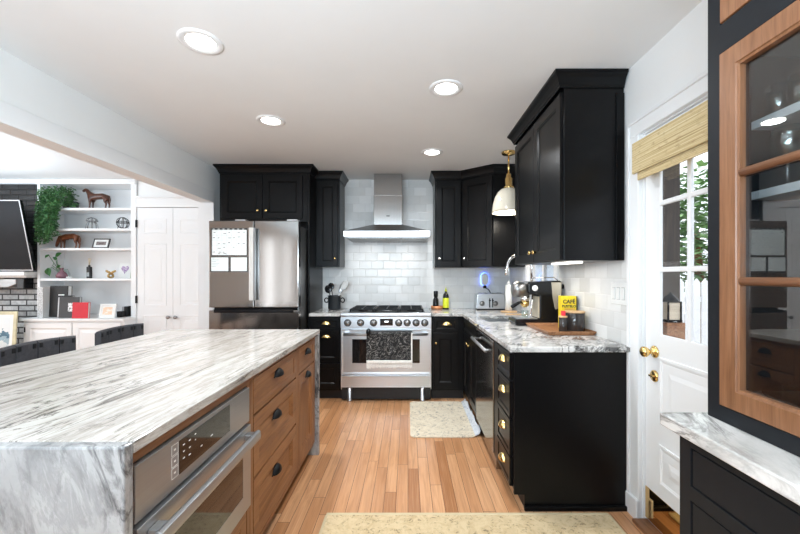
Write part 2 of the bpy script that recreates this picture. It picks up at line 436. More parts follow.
def rug(name, base, mid, dark, fr=30):
    k = NT(name); c = k.coord()
    a = k.noise(c, fr, 4, .65, .6); b = k.noise(c, fr*.33, 5, .7, 1.2); w = k.noise(c, fr*5, 2)
    vo = k.n('ShaderNodeTexVoronoi', Vector=c, Scale=fr*.85).outputs[0]
    cc = k.mix(k.ramp(b, [(.42, 0.0), (.62, .75)]), base, mid)
    sp = k.math('MULTIPLY', k.ramp(a, [(.56, 0.0), (.64, .95)]), k.ramp(b, [(.38, .0), (.58, 1.0)]))
    cc = k.mix(sp, cc, dark)
    cc = k.mix(k.math('MULTIPLY', k.ramp(vo, [(.10, .7), (.22, 0.0)]), k.ramp(b, [(.48, 0.0), (.6, 1.0)])), cc, dark)
    k.bs(Base_Color=cc, Roughness=.95, Sheen_Weight=.2); k.bump(w, .5, .004); return k.m
M['mat'] = rug('beige_mat_weave', (.78,.68,.52), (.64,.53,.38), (.13,.115,.11), 46)
M['runner'] = rug('beige_runner_weave', (.66,.51,.30), (.52,.37,.19), (.19,.13,.06), 52)
M['mat_edge'] = rug('pale_blue_mat_border', (.66,.68,.70), (.50,.54,.60), (.12,.14,.2), 40)
M['rugbind'] = plain('rug_binding', (.60,.49,.31), .9)

def towel_mat():
    k = NT('dark_patterned_towel'); c = k.coord()
    a = k.noise(c, 9, 3, .55, 3.0)
    v = k.math('ABSOLUTE', k.math('SUBTRACT', a, .5))
    k.bs(Base_Color=k.ramp(v, [(.006, (.26,.25,.24)), (.022, (.012,.012,.012)), (.15, (.009,.009,.010)), (.20, (.12,.11,.10))]), Roughness=.9)
    return k.m
M['towel'] = towel_mat(); M['fringe'] = plain('pale_towel_fringe', (.84,.82,.78), .9, var=.15, scale=120)
M['leather'] = plain('charcoal_leather', (.045,.045,.05), .5, var=.25, scale=60, bump=.15)
M['leaf'] = plain('ivy_leaf_green', (.065,.17,.055), .42, var=.75, scale=17)
M['leaf2'] = plain('glossy_leaf_green', (.04,.17,.035), .35, var=.3)
M['horse'] = plain('brown_glazed_horse', (.085,.028,.014), .3, var=.4, scale=30)
M['horse2'] = plain('chestnut_glazed_horse', (.16,.05,.018), .3, var=.4, scale=30)
M['purple'] = plain('mauve_glaze', (.22,.10,.13), .2)
M['gold'] = plain('aged_gold', (.50,.34,.14), .35, .7)
M['red'] = plain('red_cloth_cover', (.62,.012,.03), .5, var=.05)
M['darkgrey'] = plain('dark_grey_cover', (.045,.045,.047), .55)
M['blackcover'] = plain('black_book_cover', (.014,.014,.015), .55)
M['paper'] = plain('white_paper', (.82,.82,.80), .7, var=.02)
M['boardwhite'] = plain('whiteboard_white', (.80,.84,.82), .25, var=.02)
M['ink'] = plain('black_ink', (.02,.02,.022), .5)
M['greyink'] = plain('grey_ink', (.30,.33,.34), .5)
M['yellow'] = plain('yellow_label', (.88,.66,.02), .35, var=.03)
M['lime'] = plain('lime_label', (.70,.76,.03), .35, var=.03)
M['copper'] = plain('copper_tray', (.60,.26,.12), .3, .6)
M['bronze'] = plain('smoky_canister_glass', (.035,.03,.028), .12, var=.2)
M['beige'] = plain('pale_bread_tone', (.66,.56,.42), .35)
M['screen'] = plain('tv_screen', (.016,.016,.018), .5, Specular_IOR_Level=.15)
M['silver'] = plain('silver_bezel', (.42,.42,.43), .4, .5)
M['handle_face'] = plain('satin_handle', (.62,.60,.57), .4, .3, var=.02)
M['sinksteel'] = brushed('sink_steel', (.55,.56,.57), .3, 1)
# ------------------------------------------------------------------ the setting
CEIL = 2.494; WX = 1.26; BY = 4.535; BK = 4.53
struct(MB().box((-7, -2.7, -.06), (1.42, 5.0, 0)).build('floor', M['floor']))
struct(MB().box((-7, -2.7, CEIL), (1.42, 5.0, CEIL+.06)).build('ceiling', M['ceiling']))
struct(MB().box((-2.11, BY, 0), (1.42, BY+.12, CEIL)).build('wall_back', M['tile_back']))
# right wall with the openings of the entry door and of the window over the sink
DY0, DY1, DZ = 1.15, 1.985, 2.085
SY0, SY1, SZ0, SZ1 = 3.14, 3.88, 1.13, 2.10
w = MB()
for y0, y1, z0, z1 in [(-2.7, DY0, 0, CEIL), (DY0, DY1, DZ, CEIL), (DY1, SY0, 0, CEIL), (SY0, SY1, 0, SZ0), (SY0, SY1, SZ1, CEIL), (SY1, 5.0, 0, CEIL)]:
    w.box((WX, y0, z0), (WX+.06, y1, z1))
struct(w.build('wall_right', M['wall']))
t = MB()
for y0, y1, z0, z1 in [(2.09, SY0-.06, .92, 1.5), (SY0-.06, SY1+.06, .92, SZ0-.06), (SY1+.06, BY, .92, 1.5)]:
    t.box((WX-.008, y0, z0), (WX+.001, y1, z1))
struct(t.build('backsplash_wall_right', M['tile_right']))
# rear wall with two narrow slots added to streak the fridge doors with light
w = MB()
for x0, x1, z0, z1 in [(-7, -3.72, 0, CEIL), (-3.72, -3.56, 0, .3), (-3.72, -3.56, 2.3, CEIL), (-3.56, -3.22, 0, CEIL), (-3.22, -3.12, 0, .3), (-3.22, -3.12, 2.3, CEIL), (-3.12, 1.42, 0, CEIL)]:
    w.box((x0, -2.7, z0), (x1, -2.58, z1))
struct(w.build('wall_rear', M['wall']))
w = MB()
for y0, y1, z0, z1 in [(-2.7, 5.0, 0, CEIL)]:
    w.box((-7, y0, z0), (-6.88, y1, z1))
struct(w.build('wall_far_left', M['wall']))
# the wide opening to the living room: header and its end post
HX0, HX1, HZ = -2.245, -2.11, 2.11
w = MB().box((HX0, -2.7, HZ), (HX1, 4.0, CEIL)); w.box((HX0, 4.0, 0), (HX1, 5.0, CEIL))
struct(w.build('wall_left', M['wall']))
struct(MB().box((HX1, -2.7, HZ-.004), (HX1+.016, 4.0, HZ+.11)).build('trim_1', M['trim'], bevel=.004))
struct(MB().box((HX0-.016, 3.985, 0), (HX1+.016, 4.0, HZ-.004)).build('trim_2', M['trim'], bevel=.003))
# living room far wall
LY = 4.50
w = MB().box((-7, 4.86, 0), (-2.1, 4.98, CEIL)); w.box((-3.30, LY+.02, 2.19), (HX0, 4.86, CEIL)); w.box((-3.30, LY+.02, 0), (-3.27, 4.86, 2.19)); w.box((-2.38, LY+.02, 0), (HX0, 4.86, 2.19))
struct(w.build('wall_living_back', M['wall']))
struct(MB().box((-7, 4.56, 1.33), (-4.525, 4.86, CEIL)).build('wall_fireplace_upper', M['brick_black']))
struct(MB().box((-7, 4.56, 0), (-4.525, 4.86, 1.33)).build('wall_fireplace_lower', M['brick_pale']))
struct(MB().box((-6.3, 4.05, 0), (-4.62, 4.56, .22)).build('hearth_floor', M['brick_black'], bevel=.006))
struct(MB().box((-7, 4.50, 2.44), (-4.54, 4.56, CEIL)).build('trim_3', M['trim'], bevel=.006))
# closet: casing and two panelled leaves
w = MB().box((-3.345, LY-.012, 0), (-3.30, LY+.02, 2.30)); w.box((-2.41, LY-.012, 0), (-2.36, LY+.02, 2.16)); w.box((-3.30, LY-.012, 2.15), (-2.36, LY+.02, 2.26)); w.box((-3.30, LY-.03, 2.26), (-2.36, LY+.02, 2.285))
struct(w.build('trim_4', M['trim'], bevel=.004))
def closet_leaf(n, x0, x1, kx):
    F = fr_back(LY+.035)
    o = thing('door_%d' % n, None, None); o['kind'] = 'structure'
    b = MB().box((x0, .01, 0), (x1, 2.145, .034), F); b.build('leaf', M['trim'], o, .002)
    for v0, v1 in [(1.83, 2.01), (.95, 1.71), (.18, .84)]:
        MB().panel(x0+.075, x1-.075, v0, v1, F, .006, .012, .008, .006, .03, .032).build('panel', M['trim'], o)
    MB().knob(kx, .815, F, .022, .045, .034).build('knob', M['steel_dark'], o)
    for z in (1.95, 1.03):
        hx = x0-.004 if kx > (x0+x1)/2 else x1+.004
        MB().box((hx-.009, z-.045, .03), (hx+.009, z+.045, .05), F).build('hinge', M['blackmetal'], o)
closet_leaf(2, -3.295, -2.862, -2.905); closet_leaf(3, -2.858, -2.415, -2.815)

# entry door in the right wall, seen ajar to the eye: jamb, casing, slab with nine panes
w = MB()
for a, b in [((1.237, DY1+.005, 0), (WX+.001, DY1+.098, DZ-.0065)), ((1.237, DY0-.075, 0), (WX+.001, DY0-.005, DZ-.0065)), ((1.2372, DY0-.075, DZ-.006), (WX+.0008, DY1+.0978, DZ+.0818))]: w.box(a, b)
for a, b in [((1.228, DY1+.075, 0), (1.2369, DY1+.098, DZ+.0595)), ((1.228, DY0-.075, DZ+.06), (1.2371, DY1+.098, DZ+.082))]: w.box(a, b)
struct(w.build('trim_5', M['trim'], bevel=.004))
struct(MB().box((1.222, DY1-.004, 0), (1.238, DY1+.108, .11)).build('baseboard_right', M['trim'], bevel=.004))
w = MB()
for a, b in [((WX+.001, DY1-.001, 0), (WX+.06, DY1+.01, DZ)), ((WX+.001, DY0-.01, 0), (WX+.06, DY0+.001, DZ)), ((WX+.001, DY0, DZ-.012), (WX+.06, DY1, DZ+.004))]: w.box(a, b)
struct(w.build('trim_6', M['trim']))
struct(MB().box((1.20, DY0, 0), (WX+.16, DY1, .018)).build('floor_threshold', M['hutch_y'], bevel=.005))
door = thing('door_1', None, None, (1.30, DY1-.01, 0)); door['kind'] = 'structure'
FX = 1.272                                   # room-side face of the slab
F = fr_right(FX)
ys = [1.9825, 1.868, 1.690, 1.663, 1.485, 1.458, 1.280, 1.1525]   # stile, pane, muntin, ...
zs = [.022, 1.020, 1.335, 1.360, 1.670, 1.695, 1.985, 2.072]
us = [-y for y in ys]
d = MB()
mask = [[1]*7 for _ in range(7)]
for j in (1, 3, 5):
    for i in (1, 3, 5): mask[j][i] = 0
# frame cells in (u, v): built flat, then stood up
vt = {}
def dv(i, j, wv):
    kk = (i, j, wv)
    if kk not in vt: vt[kk] = d.bm.verts.new(d.P(F, (us[i], zs[j], wv)))
    return vt[kk]
on = lambda i, j: 0 <= i < 7 and 0 <= j < 7 and mask[j][i]
for j in range(7):
    for i in range(7):
        if not on(i, j): continue
        for wv in (0, -.016): d.bm.faces.new([dv(i,j,wv), dv(i+1,j,wv), dv(i+1,j+1,wv), dv(i,j+1,wv)])
        for (di, dj, e) in [(0,-1,((i,j),(i+1,j))), (0,1,((i,j+1),(i+1,j+1))), (-1,0,((i,j),(i,j+1))), (1,0,((i+1,j),(i+1,j+1)))]:
            if not on(i+di, j+dj): (a0, a1), (b0, b1) = e; d.bm.faces.new([dv(a0,a1,0), dv(b0,b1,0), dv(b0,b1,-.016), dv(a0,a1,-.016)])
d.build('slab', M['trim'], door, .005)
for j in (1, 3, 5):
    for i in (1, 3, 5):
        MB().box((us[i]+.001, zs[j]+.001, -.012), (us[i+1]-.001, zs[j+1]-.001, -.009), F).build('pane', M['pane'], door)
for v0, v1 in [(.575, .905), (.26, .465)]:
    MB().panel(us[0]+.11, us[7]-.115, v0, v1, F, .007, .014, .010, .012, .045, -.001).build('panel', M['trim'], door)
MB().box((us[0]+.004, .03, .0005), (us[7]-.004, .197, .0035), F).build('kick_plate', M['brass_pol'], door, .001)
kb = MB().lathe([(.031, 0), (.031, .006), (.024, .011), (.012, .014), (.010, .030), (.020, .038), (.027, .05), (.026, .064), (.014, .072), (.002, .073)], (-1.905, .925, .0), F, 20).build('door_knob', M['brass'], door)
lk = MB().lathe([(.030, 0), (.030, .006), (.024, .012), (.0, .012)], (-1.905, .80, 0), F, 20).build('lock_rosette', M['brass'], door)
MB().box((-1.905-.016, .797, .012), (-1.905+.016, .806, .026), F).build('thumb_turn', M['brass'], lk, .002)

sh = thing('bamboo_shade', 'woven bamboo roman shade folded up above the glass of the white entry door', 'shade', (1.22, 1.95, 1.815))
MB().box((1.184, 1.13, 1.852), (1.196, 1.957, 2.012)).build('valance', M['bamboo'], sh, .002)
MB().box((1.205, 1.14, 1.832), (1.232, 1.935, 1.87)).build('folded_cloth', M['bamboo'], sh, .006)
MB().box((1.199, 1.14, 1.815), (1.209, 1.935, 1.99)).build('hanging_cloth', M['bamboo'], sh, .002)
MB().box((1.196, 1.14, 1.985), (1.237, 1.95, 2.01)).build('headrail', M['lightwood'], sh)

# window over the sink
wn = thing('window_1', None, None, (WX, 3.5, SZ0)); wn['kind'] = 'structure'
w = MB()
for y0, y1, z0, z1 in [(SY0-.05, SY0+.035, SZ0-.05, SZ1), (SY1-.035, SY1+.05, SZ0-.05, SZ1), (SY0, SY1, SZ1-.04, SZ1+.05), (SY0, SY1, SZ0-.05, SZ0+.03)]:
    w.box((WX-.014, y0, z0), (WX+.065, y1, z1))
w.build('window_frame', M['trim'], wn, .004)
MB().box((WX+.02, 3.49, SZ0), (WX+.05, 3.53, SZ1)).build('window_mullion', M['trim'], wn)
MB().box((WX+.03, SY0, SZ0), (WX+.034, SY1, SZ1)).build('pane', M['pane'], wn)
MB().box((WX-.05, SY0-.06, SZ0-.07), (WX+.01, SY1+.06, SZ0-.05)).build('window_sill', M['trim'], wn, .004)

# ------------------------------------------------------------------ recessed ceiling lights
def can_light(x, y, label):
    t = thing('recessed_light', label, 'light', (x, y, CEIL), 'round recessed lights in the white ceiling')
    R = .105
    MB().lathe([(R, 0), (R, -.004), (R-.012, -.008), (.072, -.006), (.066, .0), (.066, -.001)], (x, y, CEIL), n=36, cap0=False, cap1=False).build('trim_ring', M['trim'], t)
    MB().lathe([(.070, -.003), (.03, -.005), (.001, -.0055)], (x, y, CEIL), n=32, cap0=False).build('lens', M['can'], t)
    l = area('lamp', (0, 0, -.012), (0, 0, 0), .13, .13, CAN_POWER, (.93, .97, 1.0), t, 'DISK', math.radians(150))
can_light(-1.042, 1.862, 'round recessed ceiling light above the island, largest of the four in view')
can_light(.239, 2.323, 'round recessed ceiling light above the walkway, beside the right upper cabinet')
can_light(-1.04, 2.807, 'round recessed ceiling light in front of the refrigerator, above the far end of the island')
can_light(.229, 3.523, 'small round recessed ceiling light nearest the range hood')

# ------------------------------------------------------------------ cabinets
CROWN = [(o*.78, CEIL+(z-CEIL)*.72) for o, z in [(.002, CEIL-.125), (.010, CEIL-.125), (.010, CEIL-.110), (.016, CEIL-.104), (.022, CEIL-.085), (.036, CEIL-.055), (.052, CEIL-.036), (.056, CEIL-.028), (.062, CEIL-.026), (.062, CEIL-.004), (.002, CEIL-.004)]]
K = M['black']
# near upper cabinet on the right wall
c = thing('upper_cabinet', 'large black two-door wall cabinet hung beside the entry door, crown moulding at the ceiling', 'cabinet', (WX, 2.6, 1.405))
Z0 = 1.405; X0 = .905; Y0, Y1 = 2.146, 3.07
b = MB().box((X0, Y0, Z0), (WX-.009, Y1, CEIL-.01)); b.build('carcass', K, c, .002)
MB().box((WX-.055, Y0-.008, Z0), (WX-.009, Y0-.0005, CEIL-.12)).build('side_stile', K, c, .001)
F = fr_right(X0)
for u0, u1, ku in [(-2.602, -Y0-.010, -2.565), (-Y1+.008, -2.608, -2.645)]:
    dr = MB().panel(u0, u1, Z0+.006, CEIL-.112, F, .02, .062, .011, .008).build('door', K, c)
    MB().knob(ku, Z0+.075, F, .015, .027, .02).build('knob', M['brass'], dr)
MB().sweep([(WX-.009, Y0), (X0-.02, Y0), (X0-.02, Y1), (WX-.009, Y1)], CROWN).build('crown_moulding', K, c)
MB().box((X0+.10, 2.25, Z0-.012), (X0+.16, 2.60, Z0)).build('light_bar', M['ledbar'], c, .003)
area('lamp', (-.24, 0, -.03), (0, 0, 0), .1, .6, 1.0, (1, .96, .9), c)

# corner group: narrow wall cabinet, diagonal corner cabinet
A, B_, C_, D_ = (.91, 3.93), (.605, 4.20), (.305, 4.20), (.305, BK)
ZB = 1.412
c = thing('upper_cabinet', 'narrow black wall cabinet right of the range hood, single brass knob', 'cabinet', (.45, BK, ZB))
MB().box((.305, 4.20, ZB), (.604, BK, CEIL-.01)).build('carcass', K, c, .002)
F = fr_back(4.20)
dr = MB().panel(.322, .590, ZB+.008, CEIL-.112, F, .02, .058, .011, .008).build('door', K, c)
MB().knob(.352, ZB+.10, F, .015, .027, .02).build('knob', M['chrome'], dr)['label'] = 'bright brass knob'
MB().sweep([A, (B_[0]-.008, B_[1]-.02), (C_[0], C_[1]-.02), D_], CROWN, skip0=True).build('crown_moulding', K, c)
c = thing('corner_cabinet', 'black diagonal corner wall cabinet above the toaster, beside the pendant lamp', 'cabinet', (1.0, 4.2, ZB))
MB().prism([(A[0], A[1]), (WX-.009, A[1]), (WX-.009, BK), (B_[0]+.001, BK), (B_[0]+.001, B_[1])], ZB, CEIL-.01).build('carcass', K, c, .002)
ang = math.atan2(A[1]-B_[1], A[0]-B_[0]); L = math.hypot(A[0]-B_[0], A[1]-B_[1])
F = fr_face((B_[0], B_[1], 0), ang)
dr = MB().panel(.028, L-.012, ZB+.008, CEIL-.112, F, .02, .062, .011, .008).build('door', K, c)
MB().knob(.062, ZB+.10, F, .015, .027, .02).build('knob', M['chrome'], dr)['label'] = 'bright brass knob'
MB().sweep([(WX-.009, A[1]), A, (B_[0]-.004, B_[1]-.02), C_], CROWN, skip1=True).build('crown_moulding', K, c)

# refrigerator surround and the narrow cabinet to its right
c = thing('fridge_cabinet', 'black two-door cabinet over the steel refrigerator with tall side panels', 'cabinet', (-1.5, BK, 0))
MB().box((-1.985, 3.93, 1.89), (-1.066, BK, CEIL-.01)).build('carcass', K, c, .002)
MB().box((-1.065, 3.93, 0), (-1.045, BK, CEIL-.01)).build('side_panel', K, c, .002)
MB().box((-2.000, 3.93, 0), (-1.986, BK, CEIL-.01)).build('side_panel', K, c, .002)
F = fr_back(3.93)
for u0, u1, ku in [(-1.972, -1.541, -1.582), (-1.535, -1.118, -1.494)]:
    dr = MB().panel(u0, u1, 1.925, CEIL-.118, F, .02, .058, .011, .008).build('door', K, c)
    MB().knob(ku, 2.005, F, .014, .026, .02).build('knob', M['brass'], dr)
MB().sweep([(-1.045, 4.131), (-1.045, 3.93), (-2.000, 3.93), (-2.000, BK)], CROWN).build('crown_moulding', K, c)
c = thing('upper_cabinet', 'tall narrow black wall cabinet between the refrigerator and the range hood', 'cabinet', (-.9, BK, 1.42))
MB().box((-1.044, 4.20, 1.42), (-.775, BK, CEIL-.01)).build('carcass', K, c, .002)
F = fr_back(4.20)
dr = MB().panel(-1.022, -.797, 1.428, CEIL-.112, F, .02, .052, .011, .008).build('door', K, c)
MB().knob(-.826, 1.515, F, .014, .026, .02).build('knob', M['brass'], dr)
MB().sweep([(-.775, BK), (-.775, 4.18), (-1.044, 4.18)], CROWN).build('crown_moulding', K, c)

# base cabinets of the back run
def base_box(p, a, b, mat, toe_face, name='carcass'):
    MB().box(a, b).build(name, mat, p, .002)
FB = fr_back(3.93)
c = thing('base_cabinet', 'black base cabinet left of the range, two gold cup pulls on its drawers', 'cabinet', (-.87, BK, 0))
MB().box((-1.043, 3.93, .10), (-.712, BK, .888)).build('carcass', K, c, .002)
MB().box((-1.043, 3.985, 0), (-.712, 4.05, .10)).build('toe_kick', M['toe'], c)
for v0, v1, pv in [(.745, .872, .806), (.40, .735, .665), (.125, .39, None)]:
    dr = MB().panel(-1.030, -.724, v0, v1, FB, .02, .03 if v1-v0 < .2 else .05, .008, .006).build('drawer', K, c)
    if pv: MB().cup(-.865, pv, (FB[0]-V3((0,.02,0)), *FB[1:]), .046, .036, .026).build('cup_pull', M['brass'], dr)
c = thing('base_cabinet', 'black base cabinet right of the range with a drawer over a single door', 'cabinet', (.45, BK, 0))
MB().box((.252, 3.93, .10), (.596, BK, .888)).build('carcass', K, c, .002)
MB().box((.252, 3.985, 0), (.596, 4.05, .10)).build('toe_kick', M['toe'], c)
dr = MB().panel(.268, .525, .725, .872, FB, .02, .03, .006, .006).build('drawer', K, c)
MB().cup(.41, .80, (FB[0]-V3((0,.02,0)), *FB[1:]), .046, .036, .026).build('cup_pull', M['brass'], dr)
dr = MB().panel(.268, .525, .125, .712, FB, .02, .062, .011, .008).build('door', K, c)
MB().knob(.296, .61, FB, .014, .026, .02).build('knob', M['brass'], dr)

# base cabinets of the right run, their fronts facing the walkway
XR = .60; FR = fr_right(XR); FRP = (FR[0]-V3((.02,0,0)), *FR[1:])
c = thing('sink_cabinet', 'black sink base cabinet in the corner between range run and dishwasher', 'cabinet', (WX, 3.5, 0))
w = MB().box((.60, 3.13, .10), (WX-.01, 3.928, .12)); w.box((.60, 3.13, .12), (.62, 3.928, .888)); w.box((.62, 3.13, .12), (WX-.01, 3.148, .888)); w.box((.62, 3.91, .12), (WX-.01, 3.928, .888))
w.build('carcass', K, c)
MB().box((.655, 3.13, 0), (.70, 3.928, .10)).build('toe_kick', M['toe'], c)
MB().panel(-3.86, -3.15, .745, .872, FR, .02, .03, .006, .006).build('false_drawer_front', K, c)
for u0, u1, ku in [(-3.503, -3.15, -3.46), (-3.86, -3.509, -3.55)]:
    dr = MB().panel(u0, u1, .125, .732, FR, .02, .058, .011, .008).build('door', K, c)
    MB().knob(ku, .665, FR, .014, .026, .02).build('knob', M['brass'], dr)
c = thing('dishwasher', 'stainless steel dishwasher with a bar handle under the right counter', 'dishwasher', (WX, 2.8, 0))
MB().box((.625, 2.505, .10), (1.20, 3.125, .885)).build('tub', M['steel_dark'], c)
MB().box((.575, 2.505, .115), (.622, 3.125, .875)).build('door', M['steel_v'], c, .004)
MB().box((.60, 2.51, .005), (.66, 3.12, .098)).build('toe_kick', M['steel_v'], c)
hd = MB().tube([(.533, 2.54, .80), (.533, 3.09, .80)], .012, n=12).build('handle', M['steel_y'], c)
for y in (2.57, 3.06): MB().cyl((.533, y, .80), (.576, y, .80), .009).build('handle_post', M['steel_y'], hd)
c = thing('drawer_cabinet', 'black end cabinet of four drawers with gold cup pulls beside the dishwasher', 'cabinet', (WX, 2.3, 0))
MB().box((.60, 2.10, .10), (WX-.01, 2.50, .888)).build('carcass', K, c, .002)
MB().box((.66, 2.11, 0), (WX-.01, 2.50, .10)).build('toe_kick', M['toe'], c)
MB().prism([(.597, .085), (.597, .888), (WX-.022, .888), (WX-.022, .0), (.655, .0), (.655, .085)], 0, .02, (V3((0, 2.10, 0)), V3((1,0,0)), V3((0,0,1)), V3((0,-1,0)))).build('end_panel', K, c, .002)
MB().box((.650, 2.062, 0), (WX-.022, 2.079, .028)).build('shoe_moulding', K, c, .006)
for v0, v1, pv in [(.722, .872, .805), (.505, .712, .620), (.288, .495, .405), (.115, .278, .205)]:
    dr = MB().panel(-2.405, -2.115, v0, v1, FR, .02, .022, .005, .005, bead=False).build('drawer', K, c)
    MB().cup(-2.25, pv, FRP, .046, .038, .028).build('cup_pull', M['brass'], dr)
MB().box((.582, 2.41, .11), (.60, 2.497, .875)).build('filler_strip', K, c, .002)

# countertops
xs = [.252, .57, .70, 1.08, WX-.008]; ysl = [2.06, 3.20, 3.68, 3.895, BK]
mask = [[0,1,1,1], [0,1,0,1], [0,1,1,1], [1,1,1,1]]
ct = MB().cells(xs, ysl, mask, .889, .92).build('countertop', M['counter'], None, .004)
tag(ct, 'white and grey veined L-shaped stone countertop with the sink cut into it', 'countertop')
ct = MB().box((-1.043, 3.895, .889), (-.715, BK, .92)).build('countertop', M['counter'], None, .004)
tag(ct, 'short veined stone countertop left of the range under the black utensil crock', 'countertop')

# sink, faucet
c = thing('sink', 'undermount stainless steel sink basin in the right counter', 'sink', (.89, 3.44, .70))
w = MB()
xa, xb, ya, yb = .702, 1.078, 3.202, 3.678
def ring(i, z): return [(xa+i, ya+i, z), (xb-i, ya+i, z), (xb-i, yb-i, z), (xa+i, yb-i, z)]
w.rings([ring(-.0, .888), ring(.004, .886), ring(.012, .70), ring(.03, .69), ring(.035, .686), ring(.005, .682), ring(-.004, .70), ring(-.004, .888)], WORLD, False, False, False)
w.add(ring(.03, .69), [(0,1,2,3)]); w.build('basin', M['sinksteel'], c)
MB().lathe([(.045, 0), (.04, .004), (.02, .002), (.0, .002)], (.89, 3.44, .690), n=20).build('drain', M['chrome'], c)
c = thing('faucet', 'tall curved chrome gooseneck faucet behind the sink', 'faucet', (1.16, 3.47, .92))
pts = [(1.16, 3.47, .955), (1.16, 3.47, 1.40)] + [(1.045+.115*math.cos(a), 3.47, 1.40+.115*math.sin(a)) for a in [PI*k/10 for k in range(1, 11)]] + [(.925, 3.47, 1.37)]
MB().tube(pts, .013, n=12).build('spout', M['chrome'], c)
MB().cyl((.929, 3.47, 1.385), (.922, 3.47, 1.32), .017, .02, 14).build('spray_head', M['chrome'], c)
MB().lathe([(.03, 0), (.03, .006), (.02, .015), (.019, .07), (.015, .08)], (1.16, 3.47, .92), n=18).build('base', M['chrome'], c)
MB().tube([(1.16, 3.45, .98), (1.16, 3.40, .99), (1.16, 3.36, 1.03)], .008).build('lever', M['chrome'], c)

# ------------------------------------------------------------------ refrigerator
c = thing('refrigerator', 'stainless steel french-door refrigerator at the far end of the island', 'refrigerator', (-1.47, 3.6, 0))
MB().box((-1.905, 3.645, .03), (-1.078, 4.45, 1.815)).build('body', M['steel_dark'], c, .004)
MB().box((-1.895, 3.625, .05), (-1.085, 3.646, 1.81)).build('gasket', M['blackplastic'], c)
for a, x0, x1 in [(1, -1.913, -1.479), (2, -1.473, -1.050)]:
    MB().box((x0, 3.55, 1.012), (x1, 3.625, 1.845)).build('door', M['steel_v'], c, .007, 3)
MB().box((-1.913, 3.55, .60), (-1.050, 3.625, .985)).build('freezer_drawer', M['steel_v'], c, .007, 3)
MB().box((-1.913, 3.55, .06), (-1.050, 3.625, .585)).build('freezer_drawer', M['steel_v'], c, .007, 3)
MB().box((-1.86, 3.538, .962), (-1.10, 3.5505, .995)).build('drawer_handle', M['blackplastic'], c, .004)
MB().box((-1.86, 3.538, .556), (-1.10, 3.5505, .584)).build('drawer_handle', M['blackplastic'], c, .004)
hd = MB().box((-1.502, 3.490, 1.085), (-1.462, 3.507, 1.772)).build('door_handle', M['handle_face'], c, .003)
for z in (1.13, 1.73): MB().box((-1.494, 3.507, z-.02), (-1.480, 3.552, z+.02)).build('handle_post', M['steel_dark'], hd)
MB().box((-1.461, 3.495, 1.085), (-1.449, 3.535, 1.772)).build('handle_grip', M['steel_dark'], hd)
for x in (-1.62, -1.12): MB().box((x-.05, 3.57, 1.845), (x+.05, 3.66, 1.862)).build('hinge_cover', M['silver'], c, .003)
for x in (-1.85, -1.12): MB().cyl((x, 3.72, 0), (x, 3.72, .05), .02).build('foot', M['blackplastic'], c)
FF = fr_back(3.549)
def whiteboard(name, x0, x1, z0, z1, label, header):
    o = thing(name, label, 'whiteboard', ((x0+x1)/2, 3.548, z0), 'magnetic planner boards on the refrigerator door')
    MB().box((x0, z0, 0), (x1, z1, .002), FF).build('frame', M['ink'], o)
    i = .007
    top = z1-(.018 if header else i)
    MB().box((x0+i, z0+i, .0021), (x1-i, top, .003), FF).build('sheet', M['boardwhite'], o)
    return o
def lines(o, segs, mat, wdt=.0012):
    b = MB()
    for u0, v0, u1, v1 in segs:
        if abs(u1-u0) > abs(v1-v0): b.box((u0, v0-wdt, .0031), (u1, v0+wdt, .0034), FF)
        else: b.box((u0-wdt, v0, .0031), (u0+wdt, v1, .0034), FF)
    return b.build('marking', mat, o)
o = whiteboard('calendar_board', -1.885, -1.540, 1.508, 1.775, 'large white calendar board on the refrigerator, uppermost of three', True)
segs = [(-1.878, 1.515+.048*k, -1.547, 0) for k in range(1, 5)]; segs = [(a, b, c_, b) for a, b, c_, _ in segs]
segs += [(-1.878+.0473*k, 1.516, -1.878+.0473*k, 1.755) for k in range(1, 7)]
lines(o, segs, M['greyink'], .0006)
random.seed(4)
lines(o, [(x, z, x+random.uniform(.012, .03), z) for x, z in [(-1.872+.0473*random.randrange(7)+random.uniform(0,.01), 1.535+.048*random.randrange(5)+random.uniform(-.008,.012)) for _ in range(26)]], M['ink'], .0022)
lines(o, [(-1.872+.047*k, 1.765, -1.872+.047*k+.02, 1.765) for k in range(7)], M['boardwhite'], .003)
o = whiteboard('memo_board', -1.893, -1.715, 1.355, 1.500, 'small white memo board with faint handwriting below the calendar board', False)
lines(o, [(-1.88, 1.485-.016*k, -1.88+random.uniform(.03, .075), 1.485-.016*k) for k in range(6)], M['greyink'], .0014)
o = whiteboard('memo_board', -1.705, -1.537, 1.355, 1.500, 'small blank white memo board below the calendar board, by the door handle', False)

# ------------------------------------------------------------------ range, hood, towel
RX0, RX1, RY = -.708, .248, 3.865; RC = (RX0+RX1)/2
c = thing('gas_range', 'wide stainless steel gas range with black grates centred on the back wall', 'range', (RC, 4.2, 0))
FG = fr_back(RY)
MB().box((RX0, RY+.035, .12), (RX1, BY-.01, .90)).build('body', M['steel'], c, .003)
MB().box((RX0, RY-.012, .892), (RX1, BY-.01, .928)).build('cooktop', M['steel'], c, .010, 3)
MB().box((RX0+.07, 3.95, .9275), (RX1-.07, BY-.06, .932)).build('burner_pan', M['blackmetal'], c, .003)
MB().box((RX0+.33, BY-.06, .926), (RX1-.33, BY-.012, .963)).build('vent_trim', M['steel'], c, .004)
pn = MB().box((RX0+.002, .770, -.034), (RX1-.002, .890, .0), FG).build('control_panel', M['steel'], c, .003)
MB().box((-.292, .797, 0), (-.158, .868, .003), FG).build('display', M['blackglass'], pn, .002)
MB().box((-.245, .832, .003), (-.205, .846, .0036), FG).build('lit_readout', glow('lit_readout', (.8,.9,1), 1.5), pn)
